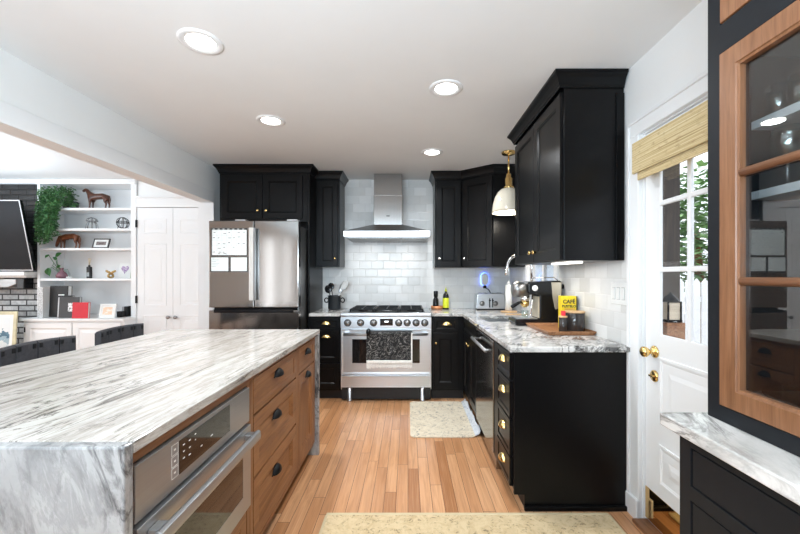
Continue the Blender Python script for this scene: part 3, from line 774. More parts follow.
for u in (-.630, -.495, -.360, -.097, -.009, .085, .175):
    kn = MB().lathe([(.032, .0), (.032, .006), (.029, .008), (.025, .036), (.022, .040), (.0, .040)], (u, .826, 0), FG, 20).build('knob', M['steel_dark'], c)
    MB().lathe([(.038, .0), (.038, .003), (.0, .003)], (u, .826, 0), FG, 20).build('knob_ring', M['blackplastic'], kn)
    MB().box((u-.003, .826, .040), (u+.003, .846, .0415), FG).build('knob_pointer', M['ink'], kn)
dr = MB().panel(RX0+.006, RX1-.006, .285, .758, FG, .034, .012, .002, .004, bead=False, w0=-.034).build('oven_door', M['steel'], c)
MB().box((RX0+.125, .405, -.002), (RX1-.125, .655, .0015), FG).build('window', M['blackglass'], dr, .004)
hd = MB().tube([(RX0+.045, RY-.062, .715), (RX1-.045, RY-.062, .715)], .0145, n=14).build('handle', M['steel'], dr)
for x in (RX0+.07, RX1-.07): MB().box((x-.025, RY-.062, .702), (x+.025, RY+.004, .728)).build('handle_post', M['steel'], dr, .004)
MB().panel(RX0+.006, RX1-.006, .150, .270, FG, .034, .006, .001, .002, bead=False, w0=-.034).build('drawer', M['steel'], c)
MB().box((RX0+.01, RY+.03, .02), (RX1-.01, RY+.14, .15)).build('kick_panel', M['toe'], c)
for x in (RX0+.095, RX1-.095):
    for y in (RY+.03, BY-.08): MB().lathe([(.028, 0), (.028, .012), (.024, .02), (.024, .15)], (x, y, 0), n=14).build('leg', M['steel'], c)
gw = (RX1-RX0-.16)/3
for g in range(3):
    x0 = RX0+.08+g*gw+.004; x1 = x0+gw-.008; y0, y1 = 3.965, BY-.075; z = .962
    w = MB()
    for y in (y0, (y0+y1)/2, y1): w.box((x0, y-.007, z-.013), (x1, y+.007, z))
    for x in (x0+.007, (x0+x1)/2, x1-.007): w.box((x-.007, y0, z-.0128), (x+.007, y1, z+.0002))
    for yy in ((y0*3+y1)/4, (y0+y1*3)/4): w.box((x0, yy-.006, z-.0126), (x1, yy+.006, z+.0004))
    for x in (x0+.007, x1-.007):
        for y in (y0, y1): w.box((x-.008, y-.008, .9315), (x+.008, y+.008, z-.001))
    w.build('grate', M['blackmetal'], c, .002)
    for yy in ((y0*3+y1)/4, (y0+y1*3)/4):
        MB().lathe([(.052, 0), (.052, .008), (.036, .012), (.036, .017), (.0, .019)], ((x0+x1)/2, yy, .9315), n=20).build('burner', M['silver'] if g == 1 else M['blackmetal'], c)

# towel over the oven handle
tw = thing('kitchen_towel', 'dark floral towel with a pale fringe hanging on the oven handle', 'towel', (-.235, RY-.07, .73))
def cloth(u0, u1, v0, v1, off, nu=40, nv=26, amp=.006):
    b = MB(); pts = []; N = []
    for j in range(nv+1):
        v = v0+(v1-v0)*j/nv
        for i in range(nu+1):
            u = u0+(u1-u0)*i/nu; fall = min(1, j/nv+.1)
            yy = RY-.062-off - fall*amp*(math.sin(i*.55+j*.02)+.6*math.sin(i*.23+1.3)) + .010*fall
            pts.append((u+fall*.004*math.sin(j*.5), yy, v))
    fs = [(j*(nu+1)+i, j*(nu+1)+i+1, (j+1)*(nu+1)+i+1, (j+1)*(nu+1)+i) for j in range(nv) for i in range(nu)]
    return b.add(pts, fs, smooth=True)
TX0, TX1 = -.425, .045
b = cloth(TX0, TX1, .735, .435, .018)
o = b.build('cloth', M['towel'], tw); s_ = o.modifiers.new('thick', 'SOLIDIFY'); s_.thickness = .004
b = MB(); b.rings([[(TX0 + (TX1-TX0)*i/24, RY-.062-.018*math.cos(a), .727+.020*math.sin(a)) for a in [PI*k/8 for k in range(9)]] for i in range(25)], WORLD, True, False, False, closed=False)
o = b.build('fold', M['towel'], tw); s_ = o.modifiers.new('thick', 'SOLIDIFY'); s_.thickness = .004
b = cloth(TX0, TX1, .727, .52, -.018, amp=.001)
o = b.build('back_flap', M['towel'], tw); s_ = o.modifiers.new('thick', 'SOLIDIFY'); s_.thickness = .003
b = MB(); random.seed(5)
for i in range(64):
    u = TX0+.004+(TX1-TX0-.008)*i/63; y = RY-.062-.0195-.006*(math.sin(i*.625*.55*1.0+.5)+.6*math.sin(i*.625*.23+1.3))+.010
    b.box((u-.0034, y-.002, .432-random.uniform(.050, .066)), (u+.0034, y+.002, .436))
fo = b.build('fringe', M['fringe'], tw); fo['kind'] = 'stuff'
MB().box((TX0, RY-.0895, .424), (TX1, RY-.072, .452)).build('hem', M['fringe'], tw, .003)
b = MB()
for u in (TX1-.006,): b.box((u-.008, RY-.0925, .432), (u+.006, RY-.081, .735))
b.build('side_hem', M['fringe'], tw, .003)
MB().lathe([(.026, 0), (.03, .004), (.03, .014), (.022, .018), (.0, .018)], (TX0+.022, .745, .092), FG, 16, .8, 1.25).build('clip', M['blackplastic'], tw)

c = thing('range_hood', 'stainless steel chimney range hood on the tiled back wall', 'hood', (-.23, BY, 1.735))
hx0, hx1, hy = -.697, .240, 3.98; cx0, cx1, cy = -.395, -.065, 4.25
MB().box((hx0, hy, 1.738), (hx1, BY, 1.803)).build('rim', M['steel'], c, .003)
MB().rings([[(hx0, hy, 1.803), (hx1, hy, 1.803), (hx1, BY, 1.803), (hx0, BY, 1.803)], [(hx0+.03, hy+.03, 1.812), (hx1-.03, hy+.03, 1.812), (hx1-.03, BY, 1.812), (hx0+.03, BY, 1.812)], [(cx0-.004, cy-.004, 1.905), (cx1+.004, cy-.004, 1.905), (cx1+.004, BY, 1.905), (cx0-.004, BY, 1.905)]], WORLD, False).build('canopy', M['steel_dark'], c)
MB().box((cx0, cy, 1.90), (cx1, BY, 2.24)).build('chimney', M['steel_v'], c, .003)
MB().box((cx0+.004, cy+.004, 2.24), (cx1-.004, BY, CEIL-.003)).build('chimney_sleeve', M['steel_v'], c, .003)
MB().box((-.345, 1.755, 0), (-.118, 1.782, .004), fr_back(hy)).build('control_strip', M['whiteplastic'], c, .002)
MB().box((-.25, 2.0, 0), (-.21, 2.01, .002), fr_back(cy)).build('badge', M['ink'], c)
for i in range(3):
    x0 = hx0+.02+i*.30; b = MB().box((x0, hy+.02, 1.728), (x0+.295, BY-.05, 1.7385))
    for q in range(9): b.box((x0+.012+q*.031, hy+.03, 1.722), (x0+.026+q*.031, BY-.06, 1.729))
    b.build('baffle_filter', M['steel_dark'], c)

for dx in (-.25, .25): area('hood_lamp', (dx, -.26, -.02), (0, 0, 0), .07, .07, .7, (1, .97, .93), c, 'DISK')
# ------------------------------------------------------------------ island
IX0, IX1, IY0, IY1 = -1.775, -.655, .8525, 2.745
c = thing('island_countertop', 'long white and grey-brown veined quartzite island top with waterfall ends', 'countertop', (-1.2, 1.8, .88))
MB().box((IX0, IY0+.0325, .890), (IX1, IY1, .92)).build('top', M['island_top'], c, .003)
MB().box((IX0, IY0, 0), (IX1, IY0+.032, .92)).build('waterfall_panel', M['island_side'], c, .005)
MB().box((IX0, IY1-.032, 0), (IX1, IY1, .8895)).build('waterfall_panel', M['island_side'], c, .003)
FX_ = -.683; FI = fr_left(FX_); O_Z, O_Y = M['oak_z'], M['oak_y']
BKX = -1.36
def frame_rail(p, name, y0, y1, z0, z1, mat): return MB().box((FX_-.022, y0, z0), (FX_, y1, z1)).build(name, mat, p, .0012)
def island_unit(label, y0, y1, zlist):
    p = thing('island_cabinet', label, 'cabinet', (-1.0, (y0+y1)/2, 0))
    MB().box((BKX, y0+.001, .10), (FX_-.023, y1-.001, .8895)).build('carcass', O_Z, p)
    MB().box((BKX, y0+.001, 0), (FX_-.075, y1-.001, .099)).build('toe_kick', M['toe'], p)
    return p
# oven housing
p = thing('island_cabinet', 'stained oak island cabinet that houses the built-in oven, nearest unit', 'cabinet', (-1.0, 1.23, 0))
w = MB().box((BKX, .886, .10), (-1.30, 1.599, .8895)); w.box((-1.30, .886, .10), (FX_-.023, .902, .8895)); w.box((-1.30, 1.583, .10), (FX_-.023, 1.599, .8895)); w.box((-1.30, .902, .10), (FX_-.023, 1.583, .12)); w.box((-1.30, .902, .325), (FX_-.023, 1.583, .341)); w.box((-1.30, .902, .868), (FX_-.023, 1.583, .8895))
w.build('carcass', O_Z, p)
MB().box((BKX, .886, 0), (FX_-.075, 1.599, .099)).build('toe_kick', M['toe'], p)
frame_rail(p, 'top_rail', .886, 1.599, .849, .8895, O_Y)
frame_rail(p, 'stile', 1.568, 1.599, .10, .849, O_Z); frame_rail(p, 'stile', .886, .908, .10, .849, O_Z)
dr = MB().panel(.912, 1.563, .115, .330, FI, .02, .05, .010, .012, raised=.02, w0=-.02, bead=False).build('drawer', O_Y, p)
MB().cup(1.237, .24, FI, .042, .034, .026).build('cup_pull', M['blackmetal'], dr)
# built-in oven
p = thing('wall_oven', 'built-in stainless steel oven with a black touch panel in the island', 'oven', (-1.0, 1.24, .345))
S_ = M['steel_y']; oy0, oy1 = .910, 1.566
MB().box((-1.28, oy0+.02, .345), (FX_-.004, oy1-.02, .845)).build('body', M['steel_dark'], p)
cp = MB().box((oy0, .702, -.004), (oy1, .846, .012), FI).build('control_panel', S_, p, .002)
tp = MB().box((1.084, .733, .012), (1.392, .832, .0135), FI).build('touch_screen', M['blackglass'], cp, .001)
kp = MB()
for v0 in (.735, .768, .801):
    z = .0121
    kp.rings([[(1.050, v0, z), (1.080, v0, z), (1.080, v0+.030, z), (1.050, v0+.030, z)], [(1.050, v0, z+.0006), (1.080, v0, z+.0006), (1.080, v0+.030, z+.0006), (1.050, v0+.030, z+.0006)], [(1.0512, v0+.0012, z+.0006), (1.0788, v0+.0012, z+.0006), (1.0788, v0+.0288, z+.0006), (1.0512, v0+.0288, z+.0006)], [(1.0512, v0+.0012, z), (1.0788, v0+.0012, z), (1.0788, v0+.0288, z), (1.0512, v0+.0288, z)]], FI, False, False, False)
    kp.box((1.061, v0+.012, z), (1.069, v0+.017, z+.0006), FI)
kp.build('keypad', M['whiteplastic'], cp)
mk = MB()
for u, v, l in [(1.105,.812,.012),(1.105,.792,.010),(1.105,.772,.012),(1.135,.812,.013),(1.135,.790,.012),(1.135,.768,.014),(1.165,.818,.010),(1.165,.800,.006),(1.20,.765,.014),(1.262,.772,.018)]:
    mk.box((u-l*.36, v-.0017, .0136), (u+l*.36, v+.0017, .0140), FI)
mk.build('touch_symbols', M['whiteplastic'], cp)
dr = MB().panel(oy0, oy1, .347, .690, FI, .024, .0705, .003, .003, bead=False, w0=-.006).build('oven_door', S_, p)
MB().box((oy0+.072, .419, .0145), (oy1-.072, .6185, .0172), FI).build('window', M['blackglass'], dr)
hd = MB().prism([(.058, .632), (.068, .636), (.070, .648), (.068, .670), (.058, .674), (.050, .670), (.046, .655), (.050, .638)], .925, 1.545, (V3((FX_, 0, 0)), V3((1,0,0)), V3((0,0,1)), V3((0,1,0)))).build('handle', S_, dr, .002)
for y in (.945, 1.505): MB().box((y-.0, .644, .018), (y+.04, .666, .052), FI).build('handle_post', S_, dr, .002)
# stack of drawers
p = island_unit('stained oak island cabinet of three drawers with black cup pulls', 1.60, 2.285, None)
frame_rail(p, 'stile', 1.601, 1.632, .10, .8895, O_Z); frame_rail(p, 'stile', 2.255, 2.284, .10, .8895, O_Z)
frame_rail(p, 'rail', 1.632, 2.255, .866, .8895, O_Y); frame_rail(p, 'rail', 1.632, 2.255, .10, .122, O_Y)
for v0, v1, pv in [(.700, .862, .795), (.420, .690, .58), (.126, .410, .29)]:
    big = v1-v0 > .2
    MBp = MB().panel(1.636, 2.251, v0, v1, FI, .020, .060 if big else .03, .015 if big else .004, .020 if big else .004, raised=None, w0=-.019, bead=False)
    dr = MBp.build('drawer', O_Y, p)
    pw = (FI[0]+V3((-.0135 if big else -.003,0,0)), *FI[1:])
    MB().cup(1.943, pv, pw, .047, .038, .029).build('cup_pull', M['blackmetal'], dr)
# narrow end unit
p = island_unit('narrow stained oak island cabinet at the far end, drawer over a door', 2.286, 2.712, None)
frame_rail(p, 'stile', 2.287, 2.312, .10, .8895, O_Z); frame_rail(p, 'stile', 2.690, 2.711, .10, .8895, O_Z)
frame_rail(p, 'rail', 2.312, 2.690, .866, .8895, O_Y); frame_rail(p, 'rail', 2.312, 2.690, .10, .122, O_Y)
dr = MB().panel(2.316, 2.686, .700, .862, FI, .020, .03, .003, .003, w0=-.019, bead=False).build('drawer', O_Y, p)
MB().cup(2.50, .795, FI, .042, .036, .028).build('cup_pull', M['blackmetal'], dr)
dr = MB().panel(2.316, 2.686, .126, .690, FI, .020, .062, .015, .018, w0=-.019, bead=False).build('door', O_Z, p)
MB().cup(2.50, .64, FI, .042, .036, .028).build('cup_pull', M['blackmetal'], dr)

# ------------------------------------------------------------------ bar stools beyond the island
def bar_stool(yc, label, turn):
    Fr = fr_rot((-2.02, yc, 0), turn)
    s = thing('bar_stool', label, 'stool', (-2.02, yc, 0), 'low-backed bar stools behind the island')
    MB().box((-.12, -.20, .60), (.20, .20, .655), Fr).build('seat', M['leather'], s, .02, 4)
    for lx, ly in [(-.10,-.18), (-.10,.18), (.18,-.18), (.18,.18)]:
        MB().cyl((lx*1.12, ly*1.1, 0), (lx, ly, .605), .015, .017, 10, Fr).build('leg', M['blackmetal'], s)
    MB().tube([(-.11,-.19,.22), (.195,-.19,.22), (.195,.19,.22), (-.11,.19,.22)], .009, Fr, closed=True).build('footrest', M['blackmetal'], s)
    for ly in (-.15, .15):
        MB().tube([(-.10, ly, .60), (-.125, ly, .74), (-.108, ly, .90)], .012, Fr).build('back_post', M['blackmetal'], s)
    # wrap-around back of folded leather straps, each with slots at the top edge
    def arc(a, r=.0): 
        return (-.066-.028*math.cos(a*1.5)-r*math.cos(a*.7), (.235+r)*math.sin(a)/math.sin(1.0)*.97)
    nseg = 4
    for q in range(nseg):
        a0 = -1.0+2.0*q/nseg+.012; a1 = -1.0+2.0*(q+1)/nseg-.012
        rs = []
        for k in range(7):
            a = a0+(a1-a0)*k/6; top = .938+.012*math.cos(a*1.2)
            o_, i_ = arc(a, .014), arc(a, -.014)
            rs.append([(o_[0], o_[1], .775), (o_[0], o_[1], top-.012), ((o_[0]*.75+i_[0]*.25), (o_[1]*.75+i_[1]*.25), top-.002), ((o_[0]*.25+i_[0]*.75), (o_[1]*.25+i_[1]*.75), top-.002), (i_[0], i_[1], top-.012), (i_[0], i_[1], .775)])
        st = MB().rings(rs, Fr, False).build('back_strap', M['leather'], s)
        for a in (a0+(a1-a0)*.12, a0+(a1-a0)*.86):
            i_ = arc(a, -.0145); top = .938+.012*math.cos(a*1.2)
            MB().box((i_[0]-.004, i_[1]-.009, top-.042), (i_[0]+.0025, i_[1]+.009, top-.016), Fr).build('slot', M['toe'], st)
bar_stool(2.10, 'charcoal leather bar stool behind the island, nearer the camera and cut by the frame', .0)
bar_stool(2.71, 'charcoal leather bar stool behind the island, farther one near the white closet doors', .04)

# ------------------------------------------------------------------ glazed hutch on the right
HXF, HY1, HY0 = .85, 1.05, -.35
c = thing('hutch_base', 'black base cabinet with wide drawers under the glazed hutch', 'cabinet', (1.0, .4, 0))
MB().box((.778, HY0, .08), (WX-.002, 1.03, .884)).build('carcass', M['hutch_black'], c, .002)
MB().box((.80, HY0, 0), (WX-.002, 1.02, .08)).build('toe_kick', M['toe'], c)
FH = fr_right(.756)
vz = [.08, .125, .415, .455, .715, .752, .856, .884]; uz = [-1.03, -.990, -.36, -.33, .30, .35]
w = MB().cells(uz, vz, [[1]*5, [1,0,1,0,1], [1]*5, [1,0,1,0,1], [1]*5, [1,0,1,0,1], [1]*5], -.0215, 0)
bmesh.ops.transform(w.bm, matrix=Matrix(((0,0,-1,.756),(-1,0,0,0),(0,1,0,0),(0,0,0,1))), verts=w.bm.verts[:])
w.build('face_frame', M['hutch_black'], c, .001)
for u0, u1 in [(-.990, -.36), (-.33, .30)]:
    for v0, v1 in [(.752, .856), (.455, .715), (.125, .415)]:
        MB().box((u0+.0045, v0+.0045, -.0215), (u1-.0045, v1-.0045, -.002), FH).build('drawer', M['hutch_black'], c, .0015)
ct = MB().box((.73, HY0, .885), (WX-.002, 1.075, .92)).build('countertop', M['hutch_top'], None, .004)
tag(ct, 'veined stone countertop between the glazed hutch and its black base', 'countertop')
c = thing('glass_hutch', 'tall black hutch with wood-framed glass doors standing on the right countertop', 'cabinet', (1.05, .5, .92))
HB = M['hutch_black']
MB().box((HXF+.02, HY1-.02, .921), (WX-.002, HY1, CEIL-.002)).build('side_panel', HB, c)
MB().box((HXF+.02, HY0, .921), (WX-.002, HY0+.02, CEIL-.002)).build('side_panel', HB, c)
MB().box((WX-.02, HY0+.02, .921), (WX-.002, HY1-.02, CEIL-.002)).build('back_panel', M['hutch_inside'], c)
MB().box((HXF+.02, HY0+.02, .921), (WX-.02, HY1-.02, .995)).build('bottom_board', M['hutch_inside'], c)
MB().box((HXF+.02, HY0+.02, 1.925), (WX-.02, HY1-.02, CEIL-.002)).build('upper_box', M['hutch_inside'], c)
doors = [(-1.006, -.36), (-.34, .306)]
w = MB()
w.cells([-1.05, -1.008, -.358, -.342, .308, .35], [.921, .963, 1.919, 1.998, 2.47, CEIL-.002], [[1,1,1,1,1],[1,0,1,0,1],[1,1,1,1,1],[1,0,1,0,1],[1,1,1,1,1]], -.02, 0)
Mx = Matrix(((0,0,-1,HXF),(-1,0,0,0),(0,1,0,0),(0,0,0,1)))
bmesh.ops.transform(w.bm, matrix=Mx, verts=w.bm.verts[:])
w.build('face_frame', HB, c, .0015)
FD = fr_right(HXF)
for u0, u1 in doors:
    z0, z1 = .966, 1.916; bd = .056
    def ringf(b, ww): return [(u0+b, z0+b, ww), (u1-b, z0+b, ww), (u1-b, z1-b, ww), (u0+b, z1-b, ww)]
    fw = MB().rings([ringf(0, -.018), ringf(0, .003), ringf(bd-.008, .003), ringf(bd-.006, .000), ringf(bd, -.002), ringf(bd, -.018), ringf(0, -.018)], FD, False, False, False)
    dr = fw.build('glass_door', M['hutch_z'], c)
    for m in (1, 2):
        zm = z0+bd+(z1-z0-2*bd)*m/3
        MB().tube([(u0+bd, zm, -.008), (u1-bd, zm, -.008)], .011, FD, 10).build('muntin', M['hutch_y'], dr)
    MB().box((u0+bd-.004, z0+bd-.004, -.017), (u1-bd+.004, z1-bd+.004, -.014), FD).build('pane', M['cabinet_glass'], dr)
    MB().panel(u0, u1, 2.001, 2.467, FD, .021, .056, .008, .006, w0=-.018).build('upper_door', M['hutch_z'], c)
for z in (1.548, 1.742):
    MB().box((.955, HY0+.02, z-.022), (WX-.02, HY1-.021, z)).build('shelf', plain('grey_shelf_paint', (.42,.43,.44), .4), c)
def glassware(kind, x, y, z, label, group=None):
    P_ = {'tumbler': [(.022, 0), (.026, .002), (.029, .075), (.0275, .075), (.024, .008), (.0, .006)],
          'wine_glass': [(.034, 0), (.032, .003), (.005, .008), (.0045, .062), (.02, .075), (.036, .10), (.038, .125), (.031, .158), (.0295, .158), (.036, .125), (.034, .102), (.0, .077)],
          'decanter': [(.045, 0), (.05, .005), (.05, .08), (.02, .115), (.018, .15), (.024, .16), (.022, .16), (.016, .15), (.046, .08), (.046, .01), (.0, .008)],
          'glass_plate': [(.06, 0), (.07, .002), (.15, .016), (.158, .020), (.156, .023), (.148, .020), (.07, .007), (.0, .006)],
          'glass_bowl': [(.04, 0), (.045, .004), (.09, .03), (.125, .08), (.135, .12), (.131, .12), (.121, .082), (.087, .034), (.0, .008)]}[kind]
    o = MB().lathe(P_, (x, y, z), n=28, cap1=False).build(kind, M['clearglass'])
    return tag(o, label, kind.replace('_', ' '), group)
for x, y, nm in [(.985, .985, 'at the front by the shelf end'), (1.06, .995, 'behind the front one at the shelf end'), (.985, .925, 'farther along the front edge')]:
    glassware('tumbler', x, y, 1.7425, 'small clear tumbler on the upper hutch shelf, ' + nm, 'tumblers on the upper hutch shelf')
for x, y, nm in [(1.0, .975, 'at the front by the shelf end'), (1.09, .985, 'behind the front one'), (1.0, .885, 'farther along the front edge')]:
    glassware('wine_glass', x, y, 1.5485, 'clear stemmed wine glass on the lower hutch shelf, ' + nm, 'wine glasses on the lower hutch shelf')
glassware('decanter', 1.17, .90, 1.5485, 'clear glass decanter behind the wine glasses in the hutch')
glassware('glass_plate', 1.035, .855, .9955, 'wide clear glass serving plate lying on the hutch floor')

# ------------------------------------------------------------------ rugs
def rug_poly(x0, x1, y0, y1, r, n=6):
    pts = []
    for cx, cy, a in [(x1-r, y0+r, -PI/2), (x1-r, y1-r, 0), (x0+r, y1-r, PI/2), (x0+r, y0+r, PI)]:
        pts += [(cx+r*math.cos(a+PI/2*k/n), cy+r*math.sin(a+PI/2*k/n)) for k in range(n+1)]
    return pts
c = thing('kitchen_mat', 'beige patterned kitchen mat before the sink cabinet, one long edge curled up', 'rug', (.3, 3.4, 0))
MB().prism(rug_poly(.018, .555, 3.0, 3.855, .05), .001, .011).build('mat_body', M['mat'], c, .003)
rs = []
for j in range(15):
    y = 3.02+.82*j/14; h = .055+.014*math.sin(j*1.3)+.010*math.sin(j*2.9)
    rs.append([(.550, y, .0112), (.572, y, .016), (.588, y, .032), (.592+.004*math.sin(j*1.9), y, h), (.588+.004*math.sin(j*1.9), y, h+.001), (.583, y, .034), (.568, y, .021), (.550, y, .0125)])
MB().rings(rs, WORLD, True).build('curled_edge', M['mat_edge'], c)
c = thing('runner_rug', 'wide beige speckled runner rug on the oak floor nearest the camera', 'rug', (.3, 1.6, 0))
MB().prism(rug_poly(-.445, 1.10, 1.12, 2.035, .012), .001, .010).build('rug_body', M['runner'], c, .003)
MB().box((-.449, 2.020, .0012), (1.102, 2.041, .0112)).build('binding', M['rugbind'], c, .003)
MB().box((-.453, 1.12, .0012), (-.437, 2.020, .0112)).build('binding', M['rugbind'], c, .003)
MB().box((1.092, 1.12, .0012), (1.106, 2.020, .0112)).build('binding', M['rugbind'], c, .003)

# ------------------------------------------------------------------ pendant lamp over the sink
px_, py_ = .957, 3.52
c = thing('pendant_lamp', 'cream dome pendant lamp with brass stem hanging over the sink', 'lamp', (px_, py_, CEIL))
MB().lathe([(.066, 0), (.066, -.012), (.058, -.022), (.018, -.028), (.012, -.034)], (px_, py_, CEIL), n=28).build('canopy', M['brass'], c)
MB().cyl((px_, py_, CEIL-.03), (px_, py_, 2.262), .0075, n=12).build('stem', M['brass'], c)
MB().lathe([(.010, .14), (.020, .136), (.024, .120), (.024, .105), (.030, .098), (.034, .09), (.034, .02), (.045, .014), (.050, .0), (.03, -.004)], (px_, py_, 2.15), n=24).build('socket_cup', M['brass'], c)
prof = [(.040, 0), (.075, -.012), (.105, -.042), (.130, -.088), (.146, -.145), (.154, -.205), (.157, -.235)]
rs = prof + [(r-.004, h) for r, h in reversed(prof)]
shd = MB().lathe(rs, (px_, py_, 2.150), n=40, cap0=False, cap1=False).build('shade', M['cream'], c)
MB().ball((px_, py_, 1.99), .038).build('bulb', glow('lit_bulb', (1, .95, .86), 22), c)
pl = bpy.data.lights.new('bulb_light', 'POINT'); pl.energy = 9; pl.color = (1, .94, .84); pl.shadow_soft_size = .045
po = bpy.data.objects.new('bulb_light', pl); COL.objects.link(po); po.parent = c; po.location = (0, 0, 1.945-CEIL)

# ------------------------------------------------------------------ things on the counters
CT = .9205
c = thing('utensil_crock', 'black utensil crock with two ring handles left of the range', 'crock', (-.86, 4.33, CT))
MB().lathe([(.060, 0), (.072, .006), (.075, .02), (.075, .155), (.079, .158), (.079, .168), (.070, .168), (.068, .03), (.0, .028)], (-.86, 4.33, CT), n=32).build('pot', plain('blue_black_enamel', (.016,.02,.024), .28), c)
for s in (-1, 1): MB().tube([(-.86+s*(.094+.023*math.cos(a)), 4.33, CT+.112+.026*math.sin(a)) for a in [2*PI*k/14 for k in range(14)]], .0065, closed=True).build('ring_handle', M['blackplastic'], c)
def spoon(name, base, tip, wd, ln, mat, label, flat=False):
    base, tip = V3(base), V3(tip); d = (tip-base).normalized(); sd = d.cross(V3((0,-1,0))).normalized(); nn = sd.cross(d)
    b = MB(); b.tube([base, base+d*((tip-base).length-ln*.8)], [.006, .005], n=8)
    Fq = (tip-d*ln*.5, sd, d, nn); rs = []
    for k in range(9):
        t = -1+2*k/8; hw = wd*math.sqrt(max(.02, 1-abs(t)**(4 if flat else 2.2))); bow = 0 if flat else .010*(1-t*t)
        rs.append([(hw*math.cos(a), ln*.5*t, -bow*math.cos(a)**0+.0035*math.sin(a)) for a in [2*PI*q/10 for q in range(10)]])
    b.rings(rs, Fq, True)
    return tag(b.build(name, mat), label, 'utensil', 'cooking utensils in the black crock')
spoon('ladle', (-.86, 4.345, CT+.035), (-.905, 4.315, CT+.315), .036, .085, M['blackplastic'], 'black ladle in the crock, rounded head leaning left')
spoon('spoon', (-.865, 4.32, CT+.035), (-.945, 4.30, CT+.285), .040, .095, M['blackplastic'], 'black oval spoon in the crock, lowest head on its left side')
spoon('spatula', (-.880, 4.30, CT+.035), (-.715, 4.32, CT+.335), .038, .12, plain('pale_grey_silicone', (.55,.55,.54), .4), 'pale grey spatula in the crock leaning to the right', True)
spoon('turner', (-.845, 4.36, CT+.035), (-.775, 4.38, CT+.31), .024, .13, M['steel'], 'thin steel turner standing upright at the back of the crock', True)

c = thing('coaster_tray', 'round copper coloured tray under the bottles right of the range', 'tray', (.345, 4.40, CT))
MB().lathe([(.062, 0), (.07, .004), (.074, .04), (.070, .04), (.066, .010), (.0, .010)], (.345, 4.40, CT), n=32, cap1=False).build('tray_dish', M['copper'], c)
c = thing('pepper_mill', 'tall matte black mill standing in the copper tray', 'mill', (.33, 4.40, CT+.010))
MB().lathe([(.034, 0), (.035, .01), (.034, .10), (.022, .125), (.020, .135)], (.33, 4.40, CT+.011), n=24).build('body', M['blackplastic'], c)
MB().lathe([(.020, .1355), (.026, .14), (.026, .20), (.022, .206), (.0, .206)], (.33, 4.40, CT+.011), n=24).build('top_cap', M['blackplastic'], c)
c = thing('oil_bottle', 'dark oil bottle with a lime yellow label beside the copper tray', 'bottle', (.448, 4.38, CT))
MB().lathe([(.034, 0), (.036, .004), (.036, .155), (.030, .178), (.014, .196), (.013, .212)], (.448, 4.38, CT), n=24).build('bottle_body', M['blackplastic'], c)
MB().lathe([(.0365, .02), (.0367, .021), (.0367, .135), (.0365, .136)], (.448, 4.38, CT), n=24, cap0=False, cap1=False).build('paper_label', M['lime'], c)
MB().lathe([(.011, .2125), (.014, .215), (.012, .232), (.005, .240), (.004, .258), (.0, .259)], (.448, 4.38, CT), n=16).build('pour_cap', M['lime'], c)

# toaster, plug-in light, cord
Ft = fr_rot((.965, 4.385, CT), -.04)
c = thing('toaster', 'stainless steel four-slice toaster in the back corner of the counter', 'toaster', (.965, 4.385, CT))
prof = [(-.165, .012), (.165, .012), (.168, .03), (.160, .165), (.150, .185), (.130, .192), (-.130, .192), (-.150, .185), (-.160, .165), (-.168, .03)]
Fq = (Ft[0], Ft[1], Ft[3], -Ft[2])
MB().prism(prof, -.095, .095, Fq).build('housing', M['steel'], c, .008, 3)
MB().box((-.160, -.09, 0), (.160, .09, .0125), Ft).build('base', M['blackplastic'], c, .004)
for u in (-.082, .072):
    MB().lathe([(.030, 0), (.030, .004), (.020, .006), (.018, .018), (.0, .018)], (u-.02, .075, .095), Fq, 20).build('dial', M['steel_dark'], c)
for u in (-.014, .020):
    MB().box((u-.006, .03, .0955), (u+.006, .135, .0975), Fq).build('lever_slot', M['blackplastic'], c)
    MB().box((u-.011, .105, .0975), (u+.011, .118, .115), Fq).build('lever', M['blackplastic'], c, .002)
for u in (-.11, -.045, .035, .10):
    MB().box((u-.016, -.075, .1915), (u+.016, .075, .1935), Ft).build('slot', M['blackplastic'], c)
c = thing('night_light', 'white oval plug-in night light glowing blue on the tiled wall above the toaster', 'night light', (.935, BY, 1.29))
FW = fr_back(BY)
MB().prism([(.935+.043*math.cos(a), 1.275+(.035 if math.sin(a) >= 0 else -.035)+.040*math.sin(a)) for a in [2*PI*k/32 for k in range(32)]], .018, .045, FW).build('front_shell', M['whiteplastic'], c, .008, 3)
MB().prism([(.935+.048*math.cos(a), 1.275+(.035 if math.sin(a) >= 0 else -.035)+.045*math.sin(a)) for a in [2*PI*k/32 for k in range(32)]], .001, .016, FW).build('light_ring', M['blueglow'], c)
cd = MB().box((.918, 1.165, .001), (.955, 1.20, .03), FW).build('toaster_plug', M['blackplastic'], None, .004)
tag(cd, 'black plug with a short cord leading down behind the toaster', 'plug')
MB().tube([(.945, BY-.025, 1.17), (.98, BY-.04, 1.15), (1.01, BY-.03, 1.10), (1.02, BY-.02, 1.0), (1.02, BY-.02, .93)], .005).build('cord', M['blackplastic'], cd)

